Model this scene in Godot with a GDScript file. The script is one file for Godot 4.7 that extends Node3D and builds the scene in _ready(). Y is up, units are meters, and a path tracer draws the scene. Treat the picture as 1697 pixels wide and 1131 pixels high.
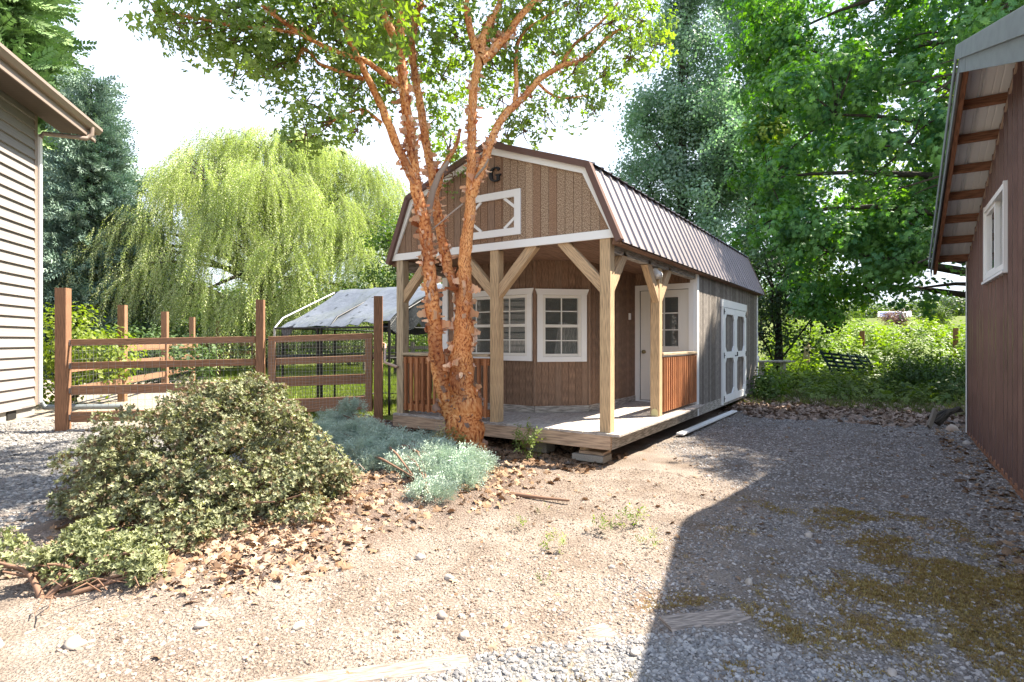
extends Node3D

var M := {}
var rng := RandomNumberGenerator.new()
var taken := {}
const SUN := Vector3(0.363, 0.810, -0.464)


# Collects triangles; mesh() gives one ArrayMesh. Faces are given counter-clockwise seen from outside and stored clockwise.
class MB:
	var v := PackedVector3Array()
	var n := PackedVector3Array()
	var t := PackedVector2Array()
	var c := PackedColorArray()
	var i := PackedInt32Array()
	var col := Color.WHITE

	func quad(a: Vector3, b: Vector3, d: Vector3, e: Vector3, ua := Vector2.ZERO, ub := Vector2.RIGHT, ud := Vector2.ONE, ue := Vector2.DOWN) -> void:
		var nn := (b - a).cross(d - a)
		if nn.length_squared() < 1e-14:
			nn = (d - a).cross(e - a)
		nn = nn.normalized()
		var k := v.size()
		v.append_array([a, b, d, e])
		n.append_array([nn, nn, nn, nn])
		t.append_array([ua, ub, ud, ue])
		c.append_array([col, col, col, col])
		i.append_array([k, k + 2, k + 1, k, k + 3, k + 2])

	func tri(a: Vector3, b: Vector3, d: Vector3, ua := Vector2.ZERO, ub := Vector2.RIGHT, ud := Vector2.ONE) -> void:
		var nn := (b - a).cross(d - a).normalized()
		var k := v.size()
		v.append_array([a, b, d])
		n.append_array([nn, nn, nn])
		t.append_array([ua, ub, ud])
		c.append_array([col, col, col])
		i.append_array([k, k + 2, k + 1])

	# a straight timber from a to b: w across (side), h along up, edges chamfered by ch
	func beam(a: Vector3, b: Vector3, w: float, h: float, up := Vector3.UP, ch := 0.004, o := Vector2(0.37, 0.11)) -> void:
		var z := (b - a).normalized()
		var x := up.cross(z)
		if x.length_squared() < 1e-6:
			x = Vector3.RIGHT.cross(z)
		x = x.normalized()
		var y := z.cross(x).normalized()
		var hw := w / 2.0
		var hh := h / 2.0
		var p: Array[Vector2] = []
		if ch > 0.0:
			p = [Vector2(-hw + ch, -hh), Vector2(hw - ch, -hh), Vector2(hw, -hh + ch), Vector2(hw, hh - ch), Vector2(hw - ch, hh), Vector2(-hw + ch, hh), Vector2(-hw, hh - ch), Vector2(-hw, -hh + ch)]
		else:
			p = [Vector2(-hw, -hh), Vector2(hw, -hh), Vector2(hw, hh), Vector2(-hw, hh)]
		var len := a.distance_to(b)
		var m := p.size()
		var around := o.y
		for k in m:
			var q := p[k]
			var r := p[(k + 1) % m]
			var s := q.distance_to(r)
			quad(a + x * q.x + y * q.y, a + x * r.x + y * r.y, b + x * r.x + y * r.y, b + x * q.x + y * q.y, Vector2(o.x, around), Vector2(o.x, around + s), Vector2(o.x + len, around + s), Vector2(o.x + len, around))
			around += s
		for k in range(1, m - 1):
			var q0 := p[0]
			var q1 := p[k]
			var q2 := p[k + 1]
			tri(b + x * q0.x + y * q0.y, b + x * q1.x + y * q1.y, b + x * q2.x + y * q2.y, o + q0, o + q1, o + q2)
			tri(a + x * q0.x + y * q0.y, a + x * q2.x + y * q2.y, a + x * q1.x + y * q1.y, o + q0, o + q2, o + q1)

	func box(center: Vector3, size: Vector3, o := Vector2(0.2, 0.3)) -> void:
		var long := size.max_axis_index()
		var d := Vector3.ZERO
		d[long] = size[long] / 2.0
		var up := Vector3.UP if long != 1 else Vector3.BACK
		var w := size.x if long == 2 else (size.z if long == 0 else size.x)
		var h := size.y if long != 1 else size.z
		beam(center - d, center + d, w, h, up, 0.0, o)

	# flat polygon (in x, y of the frame) made th thick along x.cross(y); 2 = front, back and rim
	func prism(poly: PackedVector2Array, at: Vector3, x: Vector3, y: Vector3, z0: float, z1: float, o := Vector2.ZERO) -> void:
		var z := x.cross(y)
		var p := poly
		if Geometry2D.is_polygon_clockwise(p):
			p = p.duplicate()
			p.reverse()
		var area := 0.0
		for k in p.size():
			area += p[k].cross(p[(k + 1) % p.size()])
		if area < 0.0:
			p = p.duplicate()
			p.reverse()
		var ids := Geometry2D.triangulate_polygon(p)
		for k in range(0, ids.size(), 3):
			var a := p[ids[k]]
			var b := p[ids[k + 1]]
			var d := p[ids[k + 2]]
			if (b - a).cross(d - a) < 0.0:
				var s := b
				b = d
				d = s
			tri(at + x * a.x + y * a.y + z * z1, at + x * b.x + y * b.y + z * z1, at + x * d.x + y * d.y + z * z1, o + Vector2(a.y, a.x), o + Vector2(b.y, b.x), o + Vector2(d.y, d.x))
			tri(at + x * a.x + y * a.y + z * z0, at + x * d.x + y * d.y + z * z0, at + x * b.x + y * b.y + z * z0, o + Vector2(a.y, a.x), o + Vector2(d.y, d.x), o + Vector2(b.y, b.x))
		for k in p.size():
			var a := p[k]
			var b := p[(k + 1) % p.size()]
			quad(at + x * a.x + y * a.y + z * z0, at + x * b.x + y * b.y + z * z0, at + x * b.x + y * b.y + z * z1, at + x * a.x + y * a.y + z * z1, o + Vector2(a.y, a.x), o + Vector2(b.y, b.x), o + Vector2(b.y, b.x + 0.02), o + Vector2(a.y, a.x + 0.02))

	# smooth round limb through points; radii per point; wob = relative unevenness
	func tube(pts: Array, rad: Array, sides := 8, wob := 0.0, cap := true, seed_ := 1) -> void:
		var r := RandomNumberGenerator.new()
		r.seed = seed_
		var k0 := v.size()
		var m := pts.size()
		var ref := Vector3.RIGHT
		var run := 0.0
		for k in m:
			var d: Vector3 = (pts[mini(k + 1, m - 1)] - pts[maxi(k - 1, 0)])
			d = d.normalized()
			ref = (ref - d * ref.dot(d))
			if ref.length_squared() < 1e-6:
				ref = Vector3.FORWARD - d * Vector3.FORWARD.dot(d)
			ref = ref.normalized()
			var bi := d.cross(ref)
			if k > 0:
				run += pts[k].distance_to(pts[k - 1])
			for s in sides + 1:
				var a := TAU * (s % sides) / sides
				var out := ref * cos(a) + bi * sin(a)
				var rr: float = rad[k]
				if wob > 0.0 and s < sides:
					rr *= 1.0 + r.randf_range(-wob, wob)
				if s == sides:
					v.append(v[v.size() - sides])
				else:
					v.append(pts[k] + out * rr)
				n.append(out)
				t.append(Vector2(run, float(s) / sides * maxf(rad[0], 0.02) * TAU))
				c.append(col)
		for k in m - 1:
			for s in sides:
				var a := k0 + k * (sides + 1) + s
				var b := a + sides + 1
				i.append_array([a, b, a + 1, a + 1, b, b + 1])
		if cap:
			var last := k0 + (m - 1) * (sides + 1)
			var top := v.size()
			v.append(pts[m - 1])
			n.append((pts[m - 1] - pts[m - 2]).normalized())
			t.append(Vector2(run, 0))
			c.append(col)
			for s in sides:
				i.append_array([last + s, top, last + s + 1])

	# leaf: two faces folded along the midrib
	func leaf(base: Vector3, tip: Vector3, up: Vector3, w: float, fold := 0.25) -> void:
		var d := tip - base
		var s := d.cross(up).normalized() * w * 0.5
		var mid := base + d * 0.45 + up.normalized() * w * fold
		tri(base, mid + s, tip)
		tri(base, tip, mid - s)

	func mesh() -> ArrayMesh:
		var a := []
		a.resize(Mesh.ARRAY_MAX)
		a[Mesh.ARRAY_VERTEX] = v
		a[Mesh.ARRAY_NORMAL] = n
		a[Mesh.ARRAY_TEX_UV] = t
		a[Mesh.ARRAY_COLOR] = c
		a[Mesh.ARRAY_INDEX] = i
		var m := ArrayMesh.new()
		m.add_surface_from_arrays(Mesh.PRIMITIVE_TRIANGLES, a)
		return m


func numbered(called: String) -> String:
	var k: int = taken.get(called, 0)
	taken[called] = k + 1
	return called if k == 0 else "%s_%03d" % [called, k]


func tag(o: Node, label: String, category: String, group := "") -> void:
	o.set_meta("label", label)
	o.set_meta("category", category)
	if group != "":
		o.set_meta("group", group)


func thing(called: String, label: String, category: String, at := Vector3.ZERO, group := "") -> Node3D:
	var o := Node3D.new()
	o.name = numbered(called)
	o.position = at
	add_child(o)
	tag(o, label, category, group)
	return o


# a part whose mesh was laid out in the scene's own metres: under a thing it is shifted back by the thing's place
func part(called: String, mb, mat: Material, parent: Node3D) -> MeshInstance3D:
	var o := MeshInstance3D.new()
	o.name = called
	o.mesh = mb.mesh() if mb is MB else mb
	o.material_override = mat
	if parent.get_parent() == self:
		o.position = -parent.position
	parent.add_child(o, true)
	return o


func solo(called: String, mb: MB, mat: Material, label: String, category: String, group := "", at := Vector3.ZERO) -> MeshInstance3D:
	for k in mb.v.size():
		mb.v[k] -= at
	var o := MeshInstance3D.new()
	o.name = numbered(called)
	o.mesh = mb.mesh()
	o.material_override = mat
	o.position = at
	add_child(o)
	tag(o, label, category, group)
	return o


func ground_piece(called: String, mb: MB, mat: Material) -> MeshInstance3D:
	var o := MeshInstance3D.new()
	o.name = called
	o.mesh = mb.mesh()
	o.material_override = mat
	add_child(o)
	o.set_meta("kind", "structure")
	return o


func scatter(called: String, mesh: Mesh, mat: Material, xf: Array, cols: PackedColorArray, parent: Node3D) -> MultiMeshInstance3D:
	var mm := MultiMesh.new()
	mm.transform_format = MultiMesh.TRANSFORM_3D
	mm.use_colors = true
	mm.mesh = mesh
	mm.instance_count = xf.size()
	for k in xf.size():
		mm.set_instance_transform(k, xf[k])
		mm.set_instance_color(k, cols[k])
	var o := MultiMeshInstance3D.new()
	o.name = called if parent != self else numbered(called)
	o.multimesh = mm
	o.material_override = mat
	if parent != self and parent.get_parent() == self:
		o.position = -parent.position
	parent.add_child(o, true)
	o.set_meta("kind", "stuff")
	return o


func lin(r: float, g: float, b: float) -> Color:
	return Color(r, g, b).linear_to_srgb()


func grad(stops: Array) -> Gradient:
	var g := Gradient.new()
	var off := PackedFloat32Array()
	var cs := PackedColorArray()
	for s in stops:
		off.append(s[0])
		cs.append(s[1] if s[1] is Color else Color(s[1], s[1], s[1]))
	g.offsets = off
	g.colors = cs
	return g


func noise_tex(seed_: int, freq: float, stops: Array, octaves := 4, kind := FastNoiseLite.TYPE_SIMPLEX_SMOOTH, size := 512, gain := 0.55) -> NoiseTexture2D:
	var f := FastNoiseLite.new()
	f.seed = seed_
	f.noise_type = kind
	f.frequency = freq
	f.fractal_octaves = octaves
	f.fractal_gain = gain
	if kind == FastNoiseLite.TYPE_CELLULAR:
		f.cellular_return_type = FastNoiseLite.RETURN_CELL_VALUE
	var t := NoiseTexture2D.new()
	t.width = size
	t.height = size
	t.seamless = true
	t.seamless_blend_skirt = 0.2
	t.noise = f
	t.color_ramp = grad(stops)
	return t


func mat(color: Color, rough := 0.8, tex: Texture2D = null, scale := Vector3.ONE, bump: Texture2D = null, depth := 0.1) -> StandardMaterial3D:
	var m := StandardMaterial3D.new()
	m.albedo_color = color
	m.roughness = rough
	m.metallic_specular = 0.4
	m.uv1_scale = scale
	if tex:
		m.albedo_texture = tex
	if bump:
		m.heightmap_enabled = true
		m.heightmap_texture = bump
		m.heightmap_scale = depth
	return m


func leaf_mat(through := Color(0.8, 0.95, 0.35), rough := 0.5, spec := 0.4) -> StandardMaterial3D:
	var m := StandardMaterial3D.new()
	m.vertex_color_use_as_albedo = true
	m.roughness = rough
	m.metallic_specular = spec
	m.backlight_enabled = true
	m.backlight = through
	return m


func orient(up: Vector3, spin: float, s: float) -> Basis:
	var y := up.normalized()
	var x := y.cross(Vector3.FORWARD)
	if x.length_squared() < 1e-4:
		x = y.cross(Vector3.RIGHT)
	x = x.normalized()
	var z := x.cross(y)
	return (Basis(x, y, z) * Basis(Vector3.UP, spin)).scaled_local(Vector3(s, s, s))


func rdir() -> Vector3:
	var z := rng.randf_range(-1.0, 1.0)
	var a := rng.randf() * TAU
	var r := sqrt(1.0 - z * z)
	return Vector3(r * cos(a), z, r * sin(a))


func tint(a: Color, b: Color, spread := 0.12) -> Color:
	var c := a.lerp(b, rng.randf())
	var k := rng.randf_range(1.0 - spread, 1.0 + spread)
	return Color(c.r * k, c.g * k, c.b * k)


func _ready() -> void:
	rng.seed = 7
	# camera
	var cam := Camera3D.new()
	cam.name = "camera"
	cam.fov = 62.06
	cam.near = 0.05
	cam.far = 2500.0
	cam.position = Vector3(0, 1.27, 0)
	cam.rotation = Vector3(0, deg_to_rad(33.4), 0)
	add_child(cam)
	cam.current = true
	# sky
	var sm := ProceduralSkyMaterial.new()
	sm.sky_top_color = lin(0.42, 0.60, 1.0)
	sm.sky_horizon_color = lin(0.84, 0.92, 1.0)
	sm.sky_curve = 0.7
	sm.ground_bottom_color = lin(0.16, 0.15, 0.13)
	sm.ground_horizon_color = lin(0.5, 0.52, 0.5)
	sm.sky_energy_multiplier = 0.74
	sm.sun_angle_max = 60.0
	sm.sun_curve = 0.11
	var sky := Sky.new()
	sky.sky_material = sm
	var e := Environment.new()
	e.background_mode = Environment.BG_SKY
	e.sky = sky
	e.tonemap_mode = Environment.TONE_MAPPER_LINEAR
	e.tonemap_exposure = 3.95
	e.sdfgi_enabled = true
	e.ssao_enabled = true
	e.ssil_enabled = true
	var we := WorldEnvironment.new()
	we.name = "surroundings"
	we.environment = e
	add_child(we)
	# sun
	var sun := DirectionalLight3D.new()
	sun.name = "sun"
	sun.light_color = Color(1.0, 0.965, 0.90)
	sun.light_energy = 1.6
	sun.light_angular_distance = 0.53
	sun.shadow_enabled = true
	add_child(sun)
	sun.look_at_from_position(SUN * 50.0, Vector3.ZERO)
	materials()
	leaf_shapes()
	ground()
	cabin()
	left_house()
	metal_shed()
	fences()
	kennel()
	paperbark()
	big_trees()
	far_things()
	bushes()
	back_corner()
	ground_cover()
	small_things()


func materials() -> void:
	var grain := noise_tex(11, 0.012, [[0.0, 0.62], [0.35, 0.80], [0.55, 0.90], [0.8, 0.96], [1.0, 1.0]], 5)
	var streak := noise_tex(12, 0.02, [[0.0, 0.52], [0.42, 0.74], [0.6, 0.92], [1.0, 1.0]], 5)
	var blotch := noise_tex(13, 0.008, [[0.0, 0.86], [0.5, 0.95], [1.0, 1.0]], 4)
	var worn := noise_tex(14, 0.085, [[0.0, Color(0.42, 0.32, 0.25)], [0.38, Color(0.52, 0.42, 0.34)], [0.52, Color(0.68, 0.59, 0.50)], [0.62, Color(0.84, 0.77, 0.67)], [1.0, Color(0.92, 0.86, 0.76)]], 5, FastNoiseLite.TYPE_SIMPLEX_SMOOTH, 512, 0.75)
	var worn_some := noise_tex(15, 0.085, [[0.0, Color(0.46, 0.345, 0.265)], [0.5, Color(0.53, 0.42, 0.33)], [0.62, Color(0.70, 0.60, 0.49)], [1.0, Color(0.84, 0.76, 0.65)]], 5, FastNoiseLite.TYPE_SIMPLEX_SMOOTH, 512, 0.75)
	var fine := noise_tex(16, 0.09, [[0.0, 0.55], [0.5, 0.85], [1.0, 1.0]], 4)
	M.fine_tex = fine
	M.blotch_tex = blotch
	var g := Vector3(0.7, 14.0, 1)
	# cabin
	M.siding = mat(lin(0.37, 0.225, 0.145), 0.75, streak, Vector3(0.8, 22, 1), streak, 0.08)
	M.siding_b = mat(lin(0.31, 0.19, 0.122), 0.75, streak, Vector3(0.9, 20, 1), streak, 0.08)
	M.siding_c = mat(lin(0.33, 0.21, 0.14), 0.75, grain, Vector3(0.8, 20, 1), streak, 0.08)
	M.worn = mat(Color(0.94, 0.91, 0.89), 0.85, worn, Vector3(1.1, 3.1, 1), worn, 0.12)
	M.worn_b = mat(Color(0.87, 0.84, 0.82), 0.85, worn, Vector3(1.0, 2.9, 1), worn, 0.12)
	M.worn_some = mat(Color(0.93, 0.90, 0.90), 0.85, worn_some, Vector3(1.0, 3.3, 1), worn_some, 0.12)
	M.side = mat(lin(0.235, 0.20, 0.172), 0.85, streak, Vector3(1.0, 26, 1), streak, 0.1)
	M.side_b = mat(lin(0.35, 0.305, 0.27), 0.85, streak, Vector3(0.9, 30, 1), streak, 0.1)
	M.white = mat(lin(0.80, 0.79, 0.77), 0.55)
	M.cream = mat(lin(0.74, 0.71, 0.65), 0.45)
	M.post = mat(lin(0.66, 0.46, 0.265), 0.75, grain, g, grain, 0.08)
	M.post_b = mat(lin(0.54, 0.42, 0.28), 0.75, grain, Vector3(0.5, 6, 1), grain, 0.08)
	M.brace = mat(lin(0.64, 0.44, 0.26), 0.75, grain, g, grain, 0.08)
	M.orange = mat(lin(0.56, 0.235, 0.10), 0.7, grain, g, grain, 0.06)
	M.orange_b = mat(lin(0.40, 0.16, 0.068), 0.7, grain, g, grain, 0.06)
	M.deck = mat(lin(0.60, 0.53, 0.47), 0.8, streak, Vector3(0.6, 14, 1), streak, 0.1)
	M.deck_b = mat(lin(0.52, 0.46, 0.41), 0.8, streak, Vector3(0.6, 14, 1), streak, 0.1)
	M.rim = mat(lin(0.58, 0.41, 0.28), 0.8, grain, Vector3(0.4, 6, 1), grain, 0.1)
	M.grey_wood = mat(lin(0.52, 0.47, 0.41), 0.85, streak, Vector3(0.5, 7, 1), streak, 0.1)
	M.ceiling = mat(lin(0.30, 0.175, 0.115), 0.8, grain, Vector3(0.5, 5, 1))
	M.roof = mat(lin(0.235, 0.205, 0.21), 0.5)
	M.roof.metallic = 0.65
	M.roof_trim = mat(lin(0.135, 0.075, 0.062), 0.45)
	M.roof_trim.metallic = 0.1
	M.dark = mat(lin(0.02, 0.019, 0.018), 0.7)
	M.room = mat(lin(0.10, 0.095, 0.09), 0.9)
	M.black = mat(lin(0.018, 0.018, 0.02), 0.45)
	M.dull_black = mat(lin(0.02, 0.035, 0.033), 0.95)
	M.dull_black.metallic_specular = 0.1
	M.brass = mat(lin(0.45, 0.34, 0.16), 0.35)
	M.brass.metallic = 0.8
	M.tag = mat(lin(0.62, 0.55, 0.28), 0.5)
	var glass := StandardMaterial3D.new()
	glass.transparency = BaseMaterial3D.TRANSPARENCY_ALPHA
	glass.albedo_color = Color(0.9, 0.95, 0.93, 0.10)
	glass.roughness = 0.0
	M.glass = glass
	var block_tex := noise_tex(17, 0.05, [[0.0, 0.6], [0.5, 0.9], [1.0, 1.0]], 4)
	M.concrete = mat(lin(0.36, 0.32, 0.27), 0.95, block_tex, Vector3(4, 4, 4), block_tex, 0.3)
	# left house
	M.lap = mat(lin(0.29, 0.26, 0.248), 0.75, blotch, Vector3(1.5, 30, 1), grain, 0.03)
	M.lap_b = mat(lin(0.27, 0.242, 0.232), 0.75, blotch, Vector3(1.5, 30, 1), grain, 0.03)
	M.gutter = mat(lin(0.25, 0.19, 0.155), 0.45)
	M.soffit = mat(lin(0.12, 0.09, 0.075), 0.8, grain, g)
	M.foundation = mat(lin(0.40, 0.39, 0.37), 0.95, block_tex, Vector3(2, 2, 2), block_tex, 0.2)
	M.shingle = mat(lin(0.07, 0.065, 0.06), 0.9, fine, Vector3(3, 3, 1))
	# shed
	M.shed = mat(lin(0.185, 0.115, 0.103), 0.30, blotch, Vector3(0.5, 3, 1))
	M.shed.metallic = 0.2
	M.shed_b = mat(lin(0.172, 0.107, 0.096), 0.33, blotch, Vector3(0.5, 4, 1))
	M.shed_b.metallic = 0.2
	M.zinc = mat(lin(0.19, 0.215, 0.225), 0.5, blotch, Vector3(0.8, 2.2, 1))
	M.zinc.metallic = 0.2
	M.under = mat(lin(0.88, 0.89, 0.88), 0.5)
	M.purlin = mat(lin(0.34, 0.16, 0.09), 0.8, grain, Vector3(0.7, 6, 1), grain, 0.1)
	M.strip = mat(lin(0.45, 0.33, 0.25), 0.6)
	# fence and kennel
	M.fence = mat(lin(0.33, 0.17, 0.095), 0.8, grain, Vector3(0.6, 14, 1), grain, 0.08)
	M.fence_b = mat(lin(0.38, 0.205, 0.12), 0.8, grain, Vector3(0.6, 14, 1), grain, 0.08)
	M.old_fence = mat(lin(0.26, 0.22, 0.18), 0.9, grain, g, grain, 0.1)
	M.wire = mat(lin(0.30, 0.30, 0.29), 0.5)
	M.wire.metallic = 0.6
	var wrinkle := noise_tex(18, 0.012, [[0.0, 0.0], [1.0, 1.0]], 4)
	M.tarp = mat(lin(0.115, 0.125, 0.145), 0.34, blotch, Vector3(0.7, 0.7, 1), wrinkle, 0.8)
	M.tarp_dark = mat(lin(0.022, 0.026, 0.03), 0.4, null, Vector3(0.8, 0.8, 1), wrinkle, 0.8)
	M.galv = mat(lin(0.4, 0.4, 0.4), 0.4)
	M.galv.metallic = 0.6
	# plants
	var bark := noise_tex(21, 0.018, [[0.0, Color(0.36, 0.20, 0.13)], [0.24, Color(0.62, 0.37, 0.22)], [0.34, Color(0.80, 0.53, 0.32)], [0.5, Color(0.90, 0.66, 0.43)], [0.72, Color(0.94, 0.74, 0.53)], [1.0, Color(0.98, 0.86, 0.70)]], 5)
	M.paperbark = mat(Color(0.98, 0.96, 0.94), 0.6, bark, Vector3(2.4, 2.0, 1), bark, 0.45)
	M.paperbark.vertex_color_use_as_albedo = true
	var rough_bark := noise_tex(22, 0.02, [[0.0, 0.3], [0.45, 0.7], [1.0, 1.0]], 5)
	M.bark = mat(lin(0.115, 0.095, 0.075), 0.95, rough_bark, Vector3(0.7, 3, 1), rough_bark, 0.6)
	M.bark_dark = mat(lin(0.045, 0.036, 0.030), 0.95, rough_bark, Vector3(0.7, 3, 1), rough_bark, 0.6)
	M.twig = mat(lin(0.20, 0.115, 0.075), 0.9)
	M.dead_twig = mat(lin(0.33, 0.26, 0.21), 0.9)
	M.pole = mat(lin(0.42, 0.28, 0.20), 0.55)
	M.flake = leaf_mat(Color(0.8, 0.42, 0.2), 0.6, 0.3)
	M.leaf = leaf_mat(Color(0.92, 1.0, 0.30), 0.45)
	M.leaf_maple = leaf_mat(Color(0.92, 1.0, 0.20), 0.5)
	M.leaf_poplar = leaf_mat(Color(0.85, 1.0, 0.7), 0.45)
	M.leaf_willow = leaf_mat(Color(0.8, 0.9, 0.45), 0.5)
	M.needle = leaf_mat(Color(0.3, 0.36, 0.25), 0.7, 0.3)
	M.leaf_shrub = leaf_mat(Color(0.75, 0.78, 0.5), 0.5)
	M.litter = leaf_mat(Color(0.35, 0.28, 0.2), 0.8, 0.2)
	M.stone = StandardMaterial3D.new()
	M.stone.vertex_color_use_as_albedo = true
	M.stone.roughness = 0.9
	M.stone.metallic_specular = 0.3
	# ground
	var soil := noise_tex(31, 0.06, [[0.0, 0.62], [0.4, 0.84], [0.6, 0.95], [1.0, 1.0]], 5, FastNoiseLite.TYPE_SIMPLEX_SMOOTH, 1024, 0.7)
	M.ground = mat(Color(1, 1, 1), 0.95, soil, Vector3(1, 1, 1), soil, 2.6)
	M.ground.vertex_color_use_as_albedo = true
	M.ground.metallic_specular = 0.15
	M.timber = mat(lin(0.40, 0.325, 0.27), 0.95, streak, Vector3(0.8, 12, 1), streak, 0.3)


func palmate(mb: MB, at: Vector3, out: Vector3, up: Vector3, s: float, droop: float) -> void:
	var f := (out - up * droop).normalized()
	var r := f.cross(up).normalized()
	var n := r.cross(f).normalized()
	var prof := [Vector2(0.0, 0.0), Vector2(0.26, -0.12), Vector2(0.30, 0.10), Vector2(0.62, 0.22), Vector2(0.30, 0.36), Vector2(0.36, 0.72), Vector2(0.12, 0.58), Vector2(0.0, 1.0)]
	var c := at + f * s * 0.35
	for side in [-1.0, 1.0]:
		for k in prof.size() - 1:
			var a: Vector2 = prof[k]
			var b: Vector2 = prof[k + 1]
			var pa = at + f * s * a.y + r * s * a.x * side - n * s * (a.x * a.x * 0.7 + a.y * a.y * 0.18)
			var pb = at + f * s * b.y + r * s * b.x * side - n * s * (b.x * b.x * 0.7 + b.y * b.y * 0.18)
			if side > 0.0:
				mb.tri(c, pa, pb)
			else:
				mb.tri(c, pb, pa)


# a twig of leaves, its foot at the origin, growing along +y
func leafy_twig(kind: String, seed_: int) -> ArrayMesh:
	var r := RandomNumberGenerator.new()
	r.seed = seed_
	var mb := MB.new()
	match kind:
		"maple":
			for k in 6:
				var a := k * 2.4 + r.randf()
				var out := Vector3(cos(a), r.randf_range(-0.15, 0.5), sin(a)).normalized()
				var at := Vector3(0, 0.04 + k * 0.035, 0) + out * r.randf_range(0.06, 0.14)
				palmate(mb, at, out, Vector3(r.randf_range(-0.3, 0.3), 1, r.randf_range(-0.3, 0.3)), r.randf_range(0.12, 0.19), r.randf_range(0.1, 0.9))
		"trifoliate":
			for k in 6:
				var a := k * 2.3 + r.randf()
				var out := Vector3(cos(a), r.randf_range(0.0, 0.6), sin(a)).normalized()
				var at := Vector3(0, 0.015 + k * 0.026, 0) + out * r.randf_range(0.025, 0.045)
				var side := out.cross(Vector3.UP).normalized()
				var l := r.randf_range(0.05, 0.075)
				var dr := Vector3.DOWN * r.randf_range(0.1, 0.7)
				for s in [-1.0, 0.0, 1.0]:
					var d: Vector3 = (out * (1.0 if s == 0.0 else 0.45) + side * s * 0.8 + dr).normalized()
					mb.leaf(at, at + d * l * (1.0 if s == 0.0 else 0.85), Vector3.UP, l * 0.5)
		"ovate":
			for k in 9:
				var a := k * 2.4 + r.randf()
				var out := Vector3(cos(a), r.randf_range(-0.3, 0.6), sin(a)).normalized()
				var at := Vector3(0, k * 0.05, 0) + out * r.randf_range(0.04, 0.09)
				var l := r.randf_range(0.09, 0.13)
				var d := (out + Vector3(r.randf_range(-0.4, 0.4), r.randf_range(-0.9, 0.2), r.randf_range(-0.4, 0.4))).normalized()
				mb.leaf(at, at + d * l, Vector3(r.randf_range(-0.5, 0.5), 1, r.randf_range(-0.5, 0.5)), l * 0.72, 0.15)
		"willow":
			for k in 34:
				var y := -k * 0.042
				var a := k * 2.4 + r.randf()
				var out := Vector3(cos(a), 0, sin(a))
				var sway := Vector3(sin(k * 0.11 + seed_) * 0.05, 0, cos(k * 0.09 + seed_) * 0.05)
				var at := Vector3(0, y, 0) + sway
				var l := r.randf_range(0.10, 0.16)
				var d := (out * r.randf_range(0.4, 1.1) + Vector3.DOWN * 0.7).normalized()
				mb.leaf(at, at + d * l, out + Vector3.UP * 0.2, 0.036, 0.2)
		"spruce":
			for k in 30:
				var y := 0.02 + k * 0.02
				var a := k * 2.4
				var out := Vector3(cos(a), 0.15, sin(a) * 0.55 + 0.15).normalized()
				var l := 0.17 * (1.0 - 0.6 * k / 30.0)
				var d := (out + Vector3.UP * 0.7).normalized()
				mb.leaf(Vector3(0, y, 0), Vector3(0, y, 0) + d * l, out.cross(Vector3.UP), 0.034, 0.1)
		"fir":
			for k in 26:
				var y := k * 0.03
				var s := 1.0 if k % 2 == 0 else -1.0
				var l := r.randf_range(0.16, 0.24) * (1.0 - 0.5 * k / 26.0)
				var d := Vector3(s * 0.8, 0.7, r.randf_range(-0.3, 0.3)).normalized()
				mb.leaf(Vector3(0, y, 0), Vector3(0, y, 0) + d * l, Vector3(0, 0, 1), 0.06, 0.1)
		"rosette":
			for k in 8:
				var a := k * TAU / 8.0 * 1.9 + r.randf() * 0.5
				var out := Vector3(cos(a), r.randf_range(0.35, 1.3), sin(a)).normalized()
				var l := r.randf_range(0.024, 0.036)
				var at := Vector3(0, r.randf_range(0.0, 0.012), 0)
				mb.leaf(at, at + out * l, Vector3.UP * 1.2 - out, l * 0.42, 0.12)
		"juniper":
			for k in 5:
				var a := k * TAU / 5.0 + r.randf()
				var lean := Vector3(cos(a), 0, sin(a)) * r.randf_range(0.2, 0.7)
				var foot := Vector3(0, 0, 0)
				var tip := (lean + Vector3.UP).normalized() * r.randf_range(0.07, 0.12)
				for j in 9:
					var p := foot.lerp(tip, 0.15 + j * 0.1)
					var b := j * 2.4 + a
					var d := (Vector3(cos(b), 0.9, sin(b))).normalized()
					mb.leaf(p, p + d * r.randf_range(0.016, 0.026), Vector3(-sin(b), 0.2, cos(b)), 0.008, 0.1)
		"bramble":
			for k in 7:
				var a := k * 2.4 + r.randf()
				var out := Vector3(cos(a), r.randf_range(-0.1, 0.7), sin(a)).normalized()
				var at := Vector3(0, k * 0.05, 0) + out * r.randf_range(0.04, 0.1)
				var side := out.cross(Vector3.UP).normalized()
				var l := r.randf_range(0.07, 0.11)
				for s in [-1.0, 0.0, 1.0]:
					var d: Vector3 = (out * (1.0 if s == 0.0 else 0.4) + side * s * 0.8 + Vector3.DOWN * r.randf_range(0.0, 0.6)).normalized()
					mb.leaf(at, at + d * l, Vector3.UP, l * 0.75, 0.15)
		"grass":
			for k in 9:
				var a := r.randf() * TAU
				var out := Vector3(cos(a), 0, sin(a))
				var foot := out * r.randf_range(0.0, 0.03)
				var tip := foot + out * r.randf_range(0.02, 0.07) + Vector3.UP * r.randf_range(0.05, 0.13)
				var s := out.cross(Vector3.UP) * 0.004
				mb.tri(foot - s, foot + s, tip)
		"weed":
			for k in 9:
				var a := k * 2.4 + r.randf()
				var out := Vector3(cos(a), r.randf_range(0.15, 0.9), sin(a)).normalized()
				var at := Vector3(0, 0.01 + k * 0.012, 0)
				var l := r.randf_range(0.035, 0.07)
				mb.leaf(at, at + out * l, Vector3.UP, l * 0.4, 0.15)
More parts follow.
